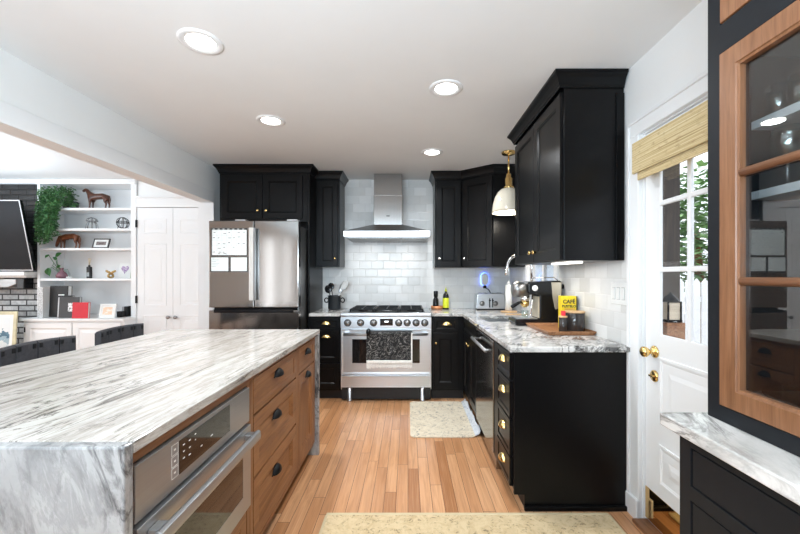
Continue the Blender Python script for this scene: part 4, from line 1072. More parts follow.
# paper towel holder behind the sink
c = thing('paper_towel_holder', 'wooden paper towel holder with a slim white roll behind the sink', 'paper towel holder', (1.10, 4.04, CT))
MB().lathe([(.085, 0), (.088, .004), (.086, .014), (.02, .016)], (1.10, 4.04, CT), n=32).build('base', M['lightwood'], c)
MB().cyl((1.10, 4.04, CT+.015), (1.10, 4.04, CT+.325), .007).build('rod', M['chrome'], c)
MB().lathe([(.012, .020), (.036, .0205), (.036, .298), (.012, .2985)], (1.10, 4.04, CT), n=28).build('paper_roll', M['paper'], c)
MB().lathe([(.018, .299), (.019, .31), (.010, .335), (.0, .352)], (1.10, 4.04, CT), n=20).build('finial', M['whiteplastic'], c)
c = MB().box((1.0, 3.755, CT), (1.22, 3.80, CT+.008)).build('sink_tray', M['lightwood'], None, .002)
tag(c, 'thin pale wood strip tray on the counter behind the sink', 'tray')
c = MB().box((.955, 3.135, CT), (1.12, 3.195, CT+.016)).build('drying_mat', M['blackplastic'], None, .003)
tag(c, 'small flat black mat between the sink and the coffee machine', 'mat')

# espresso machine, its group head towards the walkway
EZ = CT
BP, CH = M['blackplastic'], M['chrome']
EY0 = 2.93; EY1 = EY0+.19
c = thing('espresso_machine', 'black and chrome espresso machine on the right counter by the window', 'coffee machine', (1.05, 3.0, EZ))
FS = (V3((0, EY0, 0)), V3((1,0,0)), V3((0,0,1)), V3((0,1,0)))          # side silhouette: u = X, v = Z, w = depth
dpt = EY1-EY0
MB().prism([(1.045, EZ+.05), (1.045, EZ+.235), (.985, EZ+.245), (.955, EZ+.262), (.955, EZ+.335), (.975, EZ+.348), (1.205, EZ+.358), (1.222, EZ+.345), (1.225, EZ+.02), (1.045, EZ+.02)], 0, dpt, FS).build('body', BP, c, .008, 3)
MB().prism([(.852, EZ+.006), (.845, EZ+.03), (.85, EZ+.052), (1.222, EZ+.052), (1.222, EZ+.006)], -.006, dpt+.006, FS).build('drip_tray', BP, c, .004)
MB().box((.87, EY0+.01, EZ+.052), (1.03, EY1-.01, EZ+.058)).build('drip_grate', M['steel'], c)
MB().box((1.040, EY0+.015, EZ+.06), (1.0455, EY1-.015, EZ+.23)).build('splash_plate', M['beige'], c)
MB().prism([(1.135, EZ+.345), (1.215, EZ+.345), (1.212, EZ+.14), (1.165, EZ+.13), (1.145, EZ+.22)], -.004, .002, FS).build('side_insert', plain('champagne_insert', (.50,.44,.34), .25, .6), c, .002)
MB().lathe([(.040, .085), (.060, .078), (.066, .05), (.066, .0), (.058, -.01), (.058, -.05), (.0, -.05)], (EY0+dpt/2-.02, EZ+.288, -.93), (V3((0,0,0)), V3((0,1,0)), V3((0,0,1)), V3((-1,0,0))), 28).build('group_housing', M['steel_dark'], c)
MB().lathe([(.036, -.04), (.038, -.035), (.038, .0), (.030, .005), (.0, .005)], (.955, EY0+dpt/2, EZ+.235), n=28).build('group_head', CH, c)
pf = MB().lathe([(.012, -.055), (.030, -.04), (.034, -.03), (.034, 0), (.0, .001)], (.955, EY0+dpt/2, EZ+.193), n=24).build('portafilter', M['brass'], c)
MB().tube([(.935, EY0+dpt/2, EZ+.185), (.89, EY0+.06, EZ+.175), (.83, EY0+.02, EZ+.15)], [.009, .013, .015]).build('handle', BP, pf)
MB().tube([(.995, EY0+.03, EZ+.24), (.985, EY0+.01, EZ+.17), (.965, EY0-.005, EZ+.09)], .006).build('steam_wand', CH, c)
MB().lathe([(.023, 0), (.023, .006), (.019, .009), (.0, .009)], (1.005, EZ+.298, .0), (V3((0, EY0, 0)), V3((1,0,0)), V3((0,0,1)), V3((0,-1,0))), 24).build('pressure_gauge', M['whiteplastic'], c)
MB().tube([(.985, EY0+.01, EZ+.345), (.985, EY0+.01, EZ+.378), (1.16, EY0+.01, EZ+.384), (1.19, EY0+.01, EZ+.36)], .004).build('cup_rail', CH, c)
MB().lathe([(.017, 0), (.02, .01), (.02, .026), (.0, .028)], (EY0+.05, EZ+.31, 0), (V3((1.224,0,0)), V3((0,1,0)), V3((0,0,1)), V3((1,0,0))), 18).build('steam_knob', BP, c)
cup = MB().lathe([(.020, 0), (.026, .004), (.031, .055), (.028, .055), (.023, .008), (.0, .007)], (.955, EY0+dpt/2, EZ+.0585), n=24).build('espresso_cup', M['clearglass'])
tag(cup, 'small clear cup under the spout of the espresso machine', 'cup')

# wooden tray with canisters and a coffee tin
c = thing('serving_tray', 'reddish brown wooden tray holding dark canisters beside the espresso machine', 'tray', (1.08, 2.66, CT))
tx0, tx1, ty0, ty1 = .925, 1.250, 2.445, 2.915
def trg(i, z): return [(tx0+i, ty0+i, z), (tx1-i, ty0+i, z), (tx1-i, ty1-i, z), (tx0+i, ty1-i, z)]
MB().rings([trg(.012, CT), trg(.0, CT+.026), trg(.006, CT+.027), trg(.015, CT+.010)], WORLD, False).build('tray_board', M['board'], c, .002)
TZ = CT+.0108
def canister(x, y, r, h, label):
    o = thing('canister', label, 'canister', (x, y, TZ), 'dark canisters with pale wooden lids on the tray')
    MB().lathe([(r-.003, 0), (r, .003), (r, h-.012), (r-.002, h-.010), (r-.006, h-.010), (.0, h-.010)], (x, y, TZ), n=32).build('jar', M['bronze'], o)
    MB().lathe([(r-.002, h-.0095), (r+.0015, h-.008), (r+.0015, h+.001), (r-.002, h+.003), (.0, h+.003)], (x, y, TZ), n=32).build('wooden_lid', M['lightwood'], o)
canister(1.162, 2.58, .066, .138, 'wide dark canister with a pale wooden lid, larger of the two on the tray')
canister(1.064, 2.54, .027, .108, 'slim dark canister with a pale wooden lid, smaller one on the tray')
o = MB().box((1.055, 2.53, TZ+.1115), (1.078, 2.555, TZ+.145)).build('sugar_packet', plain('bright_red_packet', (.75,.03,.05), .4), None, .002)
tag(o, 'small bright red packet standing on the slim canister', 'packet')
c = thing('coffee_tin', 'yellow coffee tin with black lettering behind the canisters', 'tin', (1.20, 2.725, TZ))
yx0, yx1, yy0, yy1 = 1.117, 1.234, 2.69, 2.752
MB().box((yx0, yy0, TZ), (yx1-.010, yy1, TZ+.238)).build('tin_body', M['yellow'], c, .003)
MB().box((yx1-.010, yy0+.002, TZ), (yx1-.002, yy1, TZ+.236)).build('dark_side', M['blackcover'], c, .002)
Fy = fr_back(yy0-.0004)
writing('lettering', 'CAFÉ', .038, M['ink'], c, Fy, (yx0+yx1-.010)/2, TZ+.196, bold=.0012)
writing('lettering', 'BUSTELO', .0245, M['ink'], c, Fy, (yx0+yx1-.010)/2, TZ+.163, bold=.0010)
MB().box((yx0+.02, TZ+.140, 0), (yx1-.02, TZ+.147, .0006), Fy).build('label_band', M['copper'], c)

# switch plate
sw = thing('switch_plate', 'white triple light switch plate on the tiled wall beside the door casing', 'switch', (WX, 2.19, 1.21))
Fs = fr_right(WX-.008)
MB().box((-2.277, 1.147, 0), (-2.108, 1.276, .005), Fs).build('plate', M['whiteplastic'], sw, .002)
for u in (-2.241, -2.193, -2.145):
    r_ = MB().box((u-.016, 1.175, .005), (u+.016, 1.248, .0062), Fs).build('rocker_gap', plain('shadow_gap', (.45,.45,.44), .5), sw)  # grey plate paints the shade in the gap round each rocker
    MB().box((u-.014, 1.178, .0062), (u+.014, 1.245, .010), Fs).build('rocker', M['whiteplastic'], sw, .001)
# ------------------------------------------------------------------ living room: bookcase
BX0, BX1 = -4.51, -3.305
c = thing('bookcase', 'white built-in bookcase with open shelves over a low cupboard', 'bookcase', (-3.9, 4.6, 0))
T = M['trim']; BD = 4.82
MB().box((BX0, LY, .82), (BX0+.033, BD, 2.44)).build('side_panel', T, c, .002)
MB().box((BX1-.066, LY, .82), (BX1, BD, 2.44)).build('side_panel', T, c, .002)
MB().box((BX0, BD-.001, .82), (BX1, BD+.015, 2.44)).build('back_panel', T, c)
MB().box((BX0-.02, LY-.02, 2.432), (BX1+.0, BD, CEIL-.002)).build('crown_board', T, c, .006)
for z in (2.145, 1.895, 1.656, 1.285):
    MB().box((BX0+.033, LY+.004, z-.028), (BX1-.066, BD-.001, z)).build('shelf', T, c, .002)
lb = MB().box((BX0+.02, 4.32, .06), (BX1, BD, .79)).build('cupboard', T, c, .003)
MB().box((BX0+.0, 4.285, .79), (BX1+.01, BD-.002, .8195)).build('cupboard_top', T, c, .004)
F = fr_back(4.32)
xs_ = [BX0+.05, -3.905, BX1-.03]
for i in range(2):
    dr = MB().panel(xs_[i]+.01, xs_[i+1]-.01, .12, .765, F, .018, .055, .008, .01, raised=.03, bead=False).build('cupboard_door', T, c)
    hx = xs_[i]+.004 if i == 0 else xs_[i+1]-.004
    for z in (.69, .2): MB().box((hx-.007, z-.03, .0), (hx+.007, z+.03, .022), F).build('hinge', M['blackmetal'], dr)

def skin_body(name, verts, edges, mat, parent=None, sub=1):
    me = bpy.data.meshes.new(name); me.from_pydata([v[:3] for v in verts], edges, [])
    me.materials.append(mat)
    o = bpy.data.objects.new(name, me); COL.objects.link(o)
    m = o.modifiers.new('skin', 'SKIN')
    for i, v in enumerate(verts):
        sv = me.skin_vertices[0].data[i]; r = v[3]
        sv.radius = (r, r*(v[4] if len(v) > 4 else 1)); sv.use_root = (i == 0)
    m.use_smooth_shade = True
    s = o.modifiers.new('sub', 'SUBSURF'); s.levels = sub; s.render_levels = sub
    bake(o)
    if parent: o.parent = parent
    return o
def horse(label, loc, sc, grazing, mat):
    h = thing('horse_figurine', label, 'figurine', loc)
    V = [(0, 0, .160, .040), (-.055, 0, .158, .042), (-.100, 0, .163, .040), (.055, 0, .166, .041), (.100, 0, .168, .034)]
    E = [(0,1), (1,2), (0,3), (3,4)]
    def chain(start, pts):
        k = start
        for p in pts: V.append(p); E.append((k, len(V)-1)); k = len(V)-1
    if grazing: chain(2, [(-.128, 0, .155, .028), (-.155, 0, .115, .022), (-.172, 0, .070, .021), (-.182, 0, .045, .018), (-.188, 0, .018, .012)])
    else: chain(2, [(-.120, 0, .195, .030), (-.145, 0, .228, .022), (-.160, 0, .250, .021), (-.180, 0, .240, .018), (-.205, 0, .222, .012)])
    for s in (-1, 1):
        chain(2, [(-.100, s*.022, .120, .019), (-.098, s*.024, .072, .0105), (-.100, s*.024, .030, .008), (-.103, s*.024, .006, .012)])
        chain(4, [(.098, s*.024, .125, .026), (.090, s*.026, .092, .016), (.108, s*.026, .066, .0105), (.104, s*.026, .030, .008), (.098, s*.026, .006, .012)])
    chain(4, [(.122, 0, .165, .010), (.134, 0, .120, .012), (.130, 0, .072, .007)])
    o = skin_body('body', [(x*sc, y*sc, z*sc, r*sc) for x, y, z, r in V], E, mat, h, 2)
    return h
horse('brown horse figurine standing with raised head on the top bookcase shelf', (-3.855, 4.62, 2.1455), 1.0, False, M['horse'])
horse('chestnut horse figurine with lowered head on the third bookcase shelf', (-4.20, 4.60, 1.6565), .92, True, M['horse2'])

# trailing plant on the top shelf
c = thing('trailing_plant', 'bushy green trailing plant spilling over the left of the bookcase', 'plant', (-4.25, 4.62, 2.1455))
MB().lathe([(.06, 0), (.07, .005), (.085, .10), (.08, .10), (.07, .09), (.0, .09)], (-4.25, 4.66, 2.1455), n=24).build('pot', M['darkgrey'], c)
random.seed(11); b = MB(); bs = MB()
def leaf(p, d, l, wd, nn):
    d = d.normalized(); sd = d.cross(nn).normalized(); n2 = sd.cross(d)
    b.add([tuple(p), tuple(p+d*l*.45+sd*wd+n2*.004), tuple(p+d*l), tuple(p+d*l*.45-sd*wd+n2*.004), tuple(p+d*l*.45-n2*.004)], [(0,1,4), (1,2,4), (2,3,4), (3,0,4)])
for v in range(150):
    u = random.random()
    x = -4.41+.31*random.random()**1.05; y = random.uniform(4.43, 4.485); ztop = random.uniform(2.16, 2.40)
    # the left side hangs furthest, the right side stays on the shelf
    drop = (2.42-1.70)*(1-(max(0, x+4.44)/.42)**1.8*.45)*random.uniform(.60, 1.02)
    if x > -4.20: drop = random.uniform(.02, .26); y = random.uniform(4.46, 4.62)
    if x < -4.42: drop *= .85
    zend = max(1.70, 2.40-drop); n_ = max(4, int((ztop-zend)/.026)+4)
    if x > -4.20: ztop = random.uniform(2.2, 2.40); zend = max(2.165, zend)
    pts = []
    for k in range(n_):
        t = k/(n_-1); z = ztop+(zend-ztop)*t
        pts.append(V3((x+.02*math.sin(k*.9+v)-.015*t, y-.04*math.sin(t*2.2)+.012*math.cos(k+v), z)))
    for p in pts:
        for q in range(2):
            a = random.uniform(0, 2*PI)
            leaf(p, V3((math.cos(a), math.sin(a)-.35, random.uniform(-.9, .25))), random.uniform(.022, .040), random.uniform(.006, .011), V3((random.uniform(-.5,.5), -1, random.uniform(0,1))))
    if v % 3 == 0: bs.tube(pts, .0018, n=4)
b.build('foliage', M['leaf'], c); bs.build('vines', M['leaf2'], c)

def wire(name, label, cat, loops, r=.0028, mat='silver'):
    b = MB()
    for pts, closed in loops: b.tube(pts, r, n=6, closed=closed)
    return tag(b.build(name, M[mat]), label, cat)
def circ(cx, y, cz, rx, rz, n=20, tilt=0): return [(cx+rx*math.cos(a), y+tilt*math.sin(a), cz+rz*math.sin(a)) for a in [2*PI*k/n for k in range(n)]]
def hcirc(cx, cy, z, r, n=18): return [(cx+r*math.cos(a), cy+r*math.sin(a), z) for a in [2*PI*k/n for k in range(n)]]
mx, my, mz = -3.945, 4.62, 1.8955
lp = [(hcirc(mx, my, mz+.004, .062), True), (hcirc(mx, my, mz+.095, .035), True), (hcirc(mx, my, mz+.104, .058), True)]
for k in range(8):
    a = PI*k/4; lp.append(([(mx+.062*math.cos(a), my+.062*math.sin(a), mz+.004), (mx+.054*math.cos(a), my+.054*math.sin(a), mz+.06), (mx+.033*math.cos(a), my+.033*math.sin(a), mz+.1)], False))
    lp.append(([(mx+.058*math.cos(a), my+.058*math.sin(a), mz+.104), (mx+.045*math.cos(a), my+.045*math.sin(a), mz+.135), (mx, my, mz+.15)], False))
wire('wire_mushroom', 'grey wire mushroom ornament on the second bookcase shelf', 'ornament', lp, .0032, 'steel_dark')
b = MB()
for k in range(3): b.box((-4.075+k*.02, 4.60, 1.8955), (-4.06+k*.02, 4.63, 1.905))
tag(b.box((-4.085, 4.595, 1.8953), (-4.0, 4.635, 1.8975)).build('bead_garland', M['steel_dark']), 'short dark garland lying beside the wire mushroom', 'ornament')
ox, oz = -3.56, 1.8955
lp = [(circ(ox, 4.62, oz+.082, .066, .068), True), (hcirc(ox, 4.62, oz+.082, .064), True), (hcirc(ox, 4.62, oz+.095, .064), True)]
for k in range(1, 4):
    a = PI*k/4; lp.append(([(ox+.066*math.cos(t)*math.cos(a), 4.62+.066*math.cos(t)*math.sin(a), oz+.082+.068*math.sin(t)) for t in [2*PI*q/20 for q in range(20)]], True))
for s in (-1, 1): lp.append(([(ox+s*.055, 4.62, oz+.05), (ox+s*.07, 4.62, oz+.003)], False))
wire('wire_orb', 'dark wire sphere ornament on short legs on the second bookcase shelf', 'ornament', lp, .0036, 'blackmetal')
o = MB().prism([(-3.41, 2.1455), (-3.375, 2.1455), (-3.375, 2.20), (-3.39, 2.19)], -.02, .02, (V3((0, 4.62, 0)), V3((1,0,0)), V3((0,0,1)), V3((0,-1,0)))).build('stone_ornament', M['blackcover'], None, .003)
tag(o, 'tiny dark ornament at the right end of the top bookcase shelf', 'ornament')

def picture_frame(name, label, cx, y, z, wd, ht, lean, fmat, inner, border=.02, mat_w=.0, yaw=0.0, stand=True, group=None):
    o = thing(name, label, 'framed picture', (cx, y, z), group)
    c_, s_ = math.cos(yaw), math.sin(yaw); U = V3((c_, s_, 0)); B = V3((-s_, c_, 0))
    Vv = (V3((0,0,1))*math.cos(lean)+B*math.sin(lean)); W = U.cross(Vv)
    Fp = (V3((cx, y, z)), U, Vv, W); h = wd/2
    def rg(i, w): return [(-h+i, i, w), (h-i, i, w), (h-i, ht-i, w), (-h+i, ht-i, w)]
    MB().rings([rg(0, -.014), rg(0, .0), rg(border, .0), rg(border, -.006)], Fp, False, True, True).build('frame', fmat, o)
    if mat_w: MB().box((-h+border+.001, border+.001, -.0055), (h-border-.001, ht-border-.001, -.004), Fp).build('mount', M['paper'], o)
    e = border+mat_w+.002
    MB().box((-h+e, e, -.0038), (h-e, ht-e, -.0028), Fp).build('picture', inner, o)
    if stand: MB().prism([(-.01, ht*.55), (.01, ht*.55), (.012, .004), (-.012, .004)], -.017-.0, -.0145, Fp).build('stand', M['darkgrey'], o)
    return o
def artmat(name, stops, scale=9):
    k = NT(name); k.bs(Base_Color=k.ramp(k.noise(k.coord('Generated'), scale, 3), stops), Roughness=.5); return k.m
picture_frame('framed_photo', 'dark framed photograph with a white mount leaning on the third bookcase shelf', -3.80, 4.56, 1.6605, .20, .125, .3, M['darkgrey'], artmat('old_photo', [(.35, (.03,.025,.025)), (.6, (.25,.20,.19))], 4), .012, .026)
picture_frame('framed_photo', 'white framed pastel picture beside the red album on the cupboard top', -3.535, 4.335, .8235, .185, .165, .18, M['paper'], artmat('pastel_art', [(.35, (.82,.78,.72)), (.55, (.85,.55,.35)), (.7, (.75,.72,.60))], 3), .018, .018)

# pothos in a white vase and a mauve vase
c = thing('pothos_plant', 'small leafy plant in a clear pale vase left on the fourth bookcase shelf', 'plant', (-4.365, 4.69, 1.2855))
MB().lathe([(.025, 0), (.05, .01), (.058, .05), (.04, .10), (.03, .12), (.028, .12), (.036, .10), (.052, .05), (.0, .02)], (-4.355, 4.69, 1.2855), n=24).build('vase', M['clearglass'], c)
for (pts, tip, sz) in [([(-4.355,4.69,1.31), (-4.365,4.58,1.45), (-4.415,4.56,1.55), (-4.42,4.55,1.58)], (-.2,-.6,-.8), .06), ([(-4.355,4.69,1.31), (-4.350,4.58,1.46), (-4.345,4.56,1.565)], (.6,0,.25), .085),
                        ([(-4.355,4.69,1.31), (-4.360,4.57,1.42), (-4.365,4.54,1.44)], (.35,-.3,.05), .12), ([(-4.355,4.69,1.31), (-4.385,4.56,1.42), (-4.425,4.54,1.41)], (.4,-.1,-1), .11), ([(-4.355,4.69,1.31), (-4.335,4.56,1.40), (-4.310,4.54,1.43)], (.7,-.1,.1), .06), ([(-4.355,4.69,1.31), (-4.340,4.58,1.46), (-4.335,4.57,1.52)], (-.6,-.1,.4), .055)]:
    MB().tube(pts, .003, n=6).build('stem', M['leaf2'], c)
    p = V3(pts[-1]); d = V3(tip).normalized(); nn = V3((0,-1,.35)); sd = d.cross(nn).normalized(); n2 = sd.cross(d)
    ol = []
    for k in range(13):
        t = k/12; ol.append((t, .38*math.sin(PI*min(1, t**.7))*(1-t*.25)))
    P1 = [tuple(p+d*sz*t+sd*sz*h-n2*.0+n2*.12*sz*h) for t, h in ol]; P2 = [tuple(p+d*sz*t-sd*sz*h+n2*.12*sz*h) for t, h in ol]; Pm = [tuple(p+d*sz*t) for t, h in ol]
    b = MB(); b.rings([P1, Pm, P2], WORLD, True, False, False, closed=False)
    lf = b.build('leaf', M['leaf2'], c); sm = lf.modifiers.new('thick', 'SOLIDIFY'); sm.thickness = .001
o = MB().lathe([(.03, 0), (.052, .008), (.058, .035), (.045, .065), (.018, .09), (.014, .115), (.022, .128), (.018, .128), (.010, .112), (.0, .09)], (-4.275, 4.57, 1.2855), n=24).build('bud_vase', M['purple'])
tag(o, 'small mauve glazed bud vase on the fourth bookcase shelf', 'vase')
o = MB().ball((-4.185, 4.57, 1.298), .022, s=(1.6, 1, .55)).build('soap_stone', M['paper']); tag(o, 'small white stone lying beside the mauve vase', 'stone')
c = thing('reed_diffuser', 'black square reed diffuser bottle with pale sticks on the fourth shelf', 'diffuser', (-3.96, 4.60, 1.2855))
MB().box((-3.983, 4.58, 1.2855), (-3.94, 4.62, 1.43)).build('bottle', M['blackcover'], c, .004)
MB().box((-3.977, 4.5785, 1.31), (-3.946, 4.58, 1.36)).build('paper_label', M['greyink'], c)
MB().lathe([(.012, 0), (.012, .02), (.0, .021)], (-3.962, 4.60, 1.4305), n=14).build('cap', M['blackcover'], c)
for dx, dy in [(-.012, 0), (0, -.008), (.012, .004), (.004, .01), (-.006, .008)]:
    MB().cyl((-3.962+dx*.3, 4.60+dy*.3, 1.45), (-3.962+dx, 4.60+dy, 1.535), .003).build('reed', M['beige'], c)
kn = []
for k in range(60):
    t = 2*PI*k/60; kn.append((-3.655+.038*(math.sin(t)+1.1*math.sin(2*t))*.7, 4.55-.022*math.sin(3*t), 1.2855+.052+.036*(math.cos(t)-1.0*math.cos(2*t))*.7))
lo_ = min(p[2] for p in kn); kn = [(a, b_, z-lo_+1.2855+.0125) for a, b_, z in kn]
o = MB().tube(kn, .0125, n=10, closed=True).build('knot_figurine', M['gold']); tag(o, 'gold knot figurine in front of the heart picture', 'figurine')
c = thing('heart_canvas', 'small white canvas with a purple heart on the fourth bookcase shelf', 'picture', (-3.575, 4.66, 1.2855))
Fh = (V3((-3.575, 4.66, 1.2885)), V3((1,0,0)), V3((0,.14,1)).normalized(), V3((0,-1,.14)).normalized())
MB().box((-.075, 0, -.018), (.075, .19, 0), Fh).build('canvas', M['paper'], c, .002)
hp = [(.048*(math.sin(t)**3), .112+.0036*(13*math.cos(t)-5*math.cos(2*t)-2*math.cos(3*t)-math.cos(4*t))) for t in [2*PI*k/36 for k in range(36)]]
MB().prism(hp, .0003, .0012, Fh).build('heart', artmat('heart_petals', [(.4, (.25,.10,.35)), (.6, (.60,.55,.60))], 9), c)
MB().box((.0751, 0, -.018), (.079, .19, 0), Fh).build('green_edge', plain('sage_edge', (.45,.55,.40), .5), c)

# books and albums on the cupboard top
BZ = .8198
def book(label, x0, x1, y0, y1, h, mat, name='book', lean=0.0, group=None, pages=True):
    o = thing(name, label, name.replace('_', ' '), ((x0+x1)/2, y0, BZ), group)
    Vv = V3((0, math.sin(lean), math.cos(lean))); W = V3((1,0,0)).cross(Vv)
    Fp = (V3((0, y0, BZ+.0002+(y1-y0)*math.sin(lean))), V3((1,0,0)), Vv, W); th = y1-y0
    MB().box((x0, 0, -th), (x1, h, -th+.004), Fp).build('back_cover', mat, o, .0015)
    MB().box((x0, 0, -.004), (x1, h, 0), Fp).build('front_cover', mat, o, .0015)
    MB().box((x0, 0, -th+.0041), (x0+.005, h, -.0041), Fp).build('spine', mat, o)
    MB().box((x0+.0051, .004, -th+.0042), (x1-.004, h-.004, -.0042), Fp).build('pages', M['paper'], o)
    return o, Fp
pm_ = artmat('black_white_marbling', [(.46, (.70,.70,.70)), (.5, (.05,.05,.05)), (.56, (.75,.75,.75))], 14)
book('black and white patterned box file at the left end of the cupboard top', -4.375, -4.312, 4.37, 4.48, .365, pm_, 'box_file')
o, Fp = book('tall black book standing behind the grey album on the cupboard top', -4.305, -4.085, 4.435, 4.49, .375, M['blackcover'], lean=.04)
MB().box((-4.20, .255, 0), (-4.13, .272, .0008), Fp).build('title_label', M['paper'], o)
book('thin dark grey book just behind the grey album', -4.17, -4.0, 4.402, 4.428, .262, M['blackcover'], lean=.04)
o, Fp = book('dark grey album with a small photo window, behind the red album', -4.125, -3.875, 4.352, 4.386, .245, M['darkgrey'], 'photo_album', .06)
MB().box((-4.005, .075, 0), (-3.945, .175, .0008), Fp).build('photo_window', artmat('grey_snapshot', [(.4, (.12,.12,.12)), (.5, (.8,.8,.8))], 5), o)
MB().box((-4.125, 0, .0002), (-4.112, .24, .001), Fp).build('pale_spine_strip', M['silver'], o)
book('bright red album standing in front of the grey album', -3.92, -3.735, 4.315, 4.345, .185, M['red'], 'photo_album', .05)
o = MB().box((-3.50, 4.44, BZ), (-3.44, 4.50, BZ+.07)).build('speaker_cube', M['blackcover'], None, .008); tag(o, 'small black cube speaker behind the white framed picture', 'speaker')
c = thing('bookend', 'black and steel bookend at the right end of the cupboard top', 'bookend', (-3.46, 4.6, BZ))
MB().box((-3.455, 4.50, BZ), (-3.415, 4.66, BZ+.125)).build('block', M['blackcover'], c, .003)
MB().box((-3.485, 4.505, BZ), (-3.4555, 4.655, BZ+.122)).build('steel_face', M['silver'], c, .003)

# ------------------------------------------------------------------ living room: fireplace wall
c = thing('television', 'large dark flat television tilted down above the fireplace mantel', 'television', (-5.15, 4.3, 1.38))
tl = -.19; Ft = (V3((-5.15, 4.375, 1.378)), V3((1,0,0)), V3((0, math.sin(tl), math.cos(tl))), V3((0, -math.cos(tl), math.sin(tl))))
MB().box((-.72, 0, -.035), (.72, .82, 0), Ft).build('housing', M['blackplastic'], c, .004)
MB().box((-.708, .014, .0), (.708, .808, .0012), Ft).build('screen', M['screen'], c)
b = MB()
for a, e in [((-.72, .809, 0), (.72, .82, .003)), ((-.72, 0, 0), (.72, .013, .003)), ((-.72, .013, 0), (-.709, .809, .003)), ((.709, .013, 0), (.72, .809, .003))]: b.box(a, e, Ft)
b.build('bezel', M['silver'], c)
MB().box((-5.35, 4.395, 1.65), (-4.95, 4.552, 1.95)).build('wall_bracket', M['blackmetal'], c, .004)
c = thing('mantel_shelf', 'white mantel shelf on the brick fireplace below the television', 'shelf', (-5.4, 4.5, 1.30))
MB().box((-6.6, 4.36, 1.318), (-4.527, 4.5605, 1.366)).build('shelf_board', M['trim'], c, .004)
MB().box((-6.55, 4.42, 1.295), (-4.56, 4.5605, 1.3175)).build('bed_mould', M['trim'], c, .004)
c = thing('soundbar', 'grey curved speaker bar under the white mantel shelf', 'speaker', (-4.9, 4.4, 1.15))
MB().prism([(-5.6, 1.175), (-4.80, 1.175), (-4.70, 1.215), (-4.70, 1.285), (-5.6, 1.285)], .0, .12, fr_back(4.56)).build('grille', M['steel_dark'], c, .01)
MB().box((-4.699, 4.44, 1.16), (-4.61, 4.56, 1.288)).build('end_cap', M['blackplastic'], c, .006)
k = NT('landscape_print'); s = k.sep(k.coord('Generated')); nz = k.noise(k.coord('Generated'), 3.2, 3)
k.bs(Base_Color=k.ramp(k.math('ADD', s[2], k.math('MULTIPLY', k.math('SUBTRACT', nz, .5), .9)), [(.30, (.62,.66,.66)), (.42, (.30,.42,.48)), (.55, (.05,.13,.19)), (.66, (.08,.18,.24)), (.72, (.74,.76,.76))], 'CONSTANT'), Roughness=.4)
gm = plain('cream_gilt_frame', (.62,.56,.36), .35, var=.15)
picture_frame('framed_landscape', 'cream framed landscape print with blue hills leaning on the fireplace', -4.72, 4.16, .224, .56, .69, .06, gm, k.m, .035, .035, stand=False)

# ------------------------------------------------------------------ outside the entry door and the window
struct(MB().box((1.42, -3, -.25), (16, 14, -.12)).build('ground', plain('grey_deck_boards', (.30,.28,.25), .8, var=.2)))
struct(MB().box((1.33, 3.02, -.12), (2.22, 3.10, 2.9)).build('wall_porch', wood('dark_brown_siding', 2, [(.020,.013,.008), (.045,.028,.016), (.085,.055,.032)], .8, .55)))
struct(MB().box((1.33, .6, 2.58), (2.6, 3.0, 2.65)).build('ceiling_porch', plain('pale_lilac_porch_paint', (.62,.62,.68), .6)))
c = thing('porch_lantern', 'small black lantern on a brown post seen through the lower left door pane', 'lantern', (2.03, 2.86, -.12))
MB().box((1.96, 2.80, -.12), (2.10, 2.92, .96)).build('post', M['board'], c, .004)
MB().box((1.975, 2.81, .961), (2.085, 2.91, .98)).build('base', M['blackmetal'], c)
MB().box((1.985, 2.82, .981), (2.075, 2.90, 1.11)).build('glass', M['beige'], c)
for x in (1.982, 2.078):
    for y in (2.817, 2.903): MB().box((x-.005, y-.005, .98), (x+.005, y+.005, 1.12)).build('corner_bar', M['blackmetal'], c)
MB().lathe([(.075, 0), (.05, .03), (.012, .06), (.0, .075)], (2.03, 2.86, 1.12), n=4).build('cap', M['blackmetal'], c)
c = thing('picket_fence', 'white picket fence beyond the entry door, seen through the right panes', 'fence', (5, 5.2, -.12))
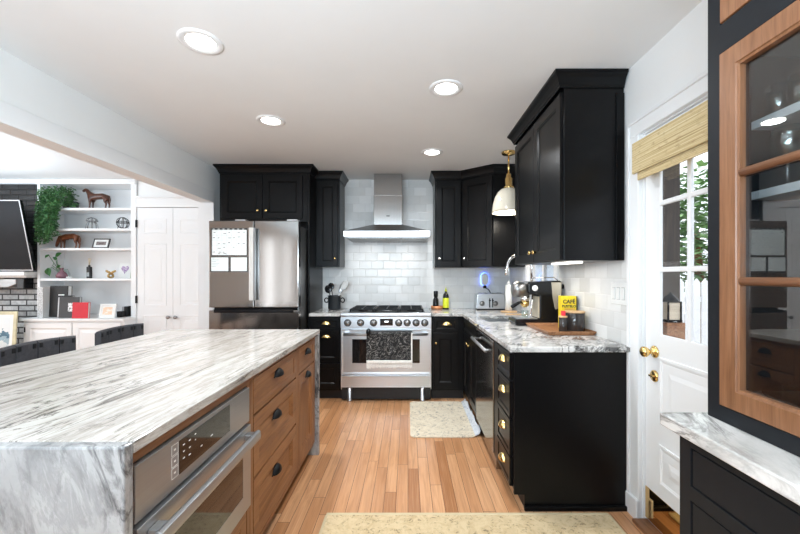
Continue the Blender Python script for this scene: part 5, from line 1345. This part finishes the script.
for k in range(46):
    x = 3.2+k*.115
    MB().prism([(x, -.10), (x+.09, -.10), (x+.09, 1.22), (x+.045, 1.28), (x, 1.22)], 0, .02, fr_back(5.2)).build('picket', M['trim'], c)
for z in (.2, .95): MB().box((3.15, 5.2, z), (8.5, 5.235, z+.07)).build('rail', M['trim'], c)
def tree(loc, h, r, seed, label):
    random.seed(seed)
    t = thing('garden_tree', label, 'tree', loc, 'garden trees beyond the white fence')
    x, y, z = loc
    MB().tube([(x, y, z), (x+.05, y, z+h*.3), (x, y+.05, z+h*.65)], [.12, .09, .05]).build('trunk', M['board'], t)
    b2 = MB()
    for k in range(4200):
        while True:
            p = V3((random.uniform(-1,1), random.uniform(-1,1), random.uniform(-1,1)))
            if p.length < 1: break
        q = V3((x+p.x*r, y+p.y*r, z+h*.62+p.z*h*.38)); a = random.uniform(0, 2*PI); L = random.uniform(.12, .26)
        d = V3((math.cos(a), math.sin(a), random.uniform(-.6, .4))).normalized(); sd = d.cross(V3((random.uniform(-.4,.4), random.uniform(-.4,.4), 1))).normalized()
        b2.add([tuple(q), tuple(q+d*L*.5+sd*L*.3), tuple(q+d*L), tuple(q+d*L*.5-sd*L*.3)], [(0,1,2,3)])
    b2.build('foliage', plain('garden_leaf', (.22,.36,.15), .5, var=.6, scale=3), t)
tree((5.8, 7.4, -.12), 3.6, 1.7, 21, 'leafy green tree behind the white fence, nearest the porch')
tree((9.6, 7.9, -.12), 3.0, 1.4, 22, 'second leafy green tree behind the white fence, farther from the porch')
struct(MB().box((2.4, 9.0, -.12), (6.0, 9.2, 3.2)).build('wall_neighbour', plain('pale_blue_siding', (.62,.68,.74), .7)))
for k_, (x, l_) in enumerate([(1.75, 'nearest the window'), (2.25, 'second from the window')]):
    o = MB().box((x, 5.3, -.12), (x+.07, 5.38, 2.7)).build('porch_post', M['board'] if k_ == 0 else plain('muted_purple_post', (.14,.09,.20), .5)); tag(o, ('brown' if k_ == 0 else 'dull purple') + ' porch post outside the sink window, ' + l_, 'post')
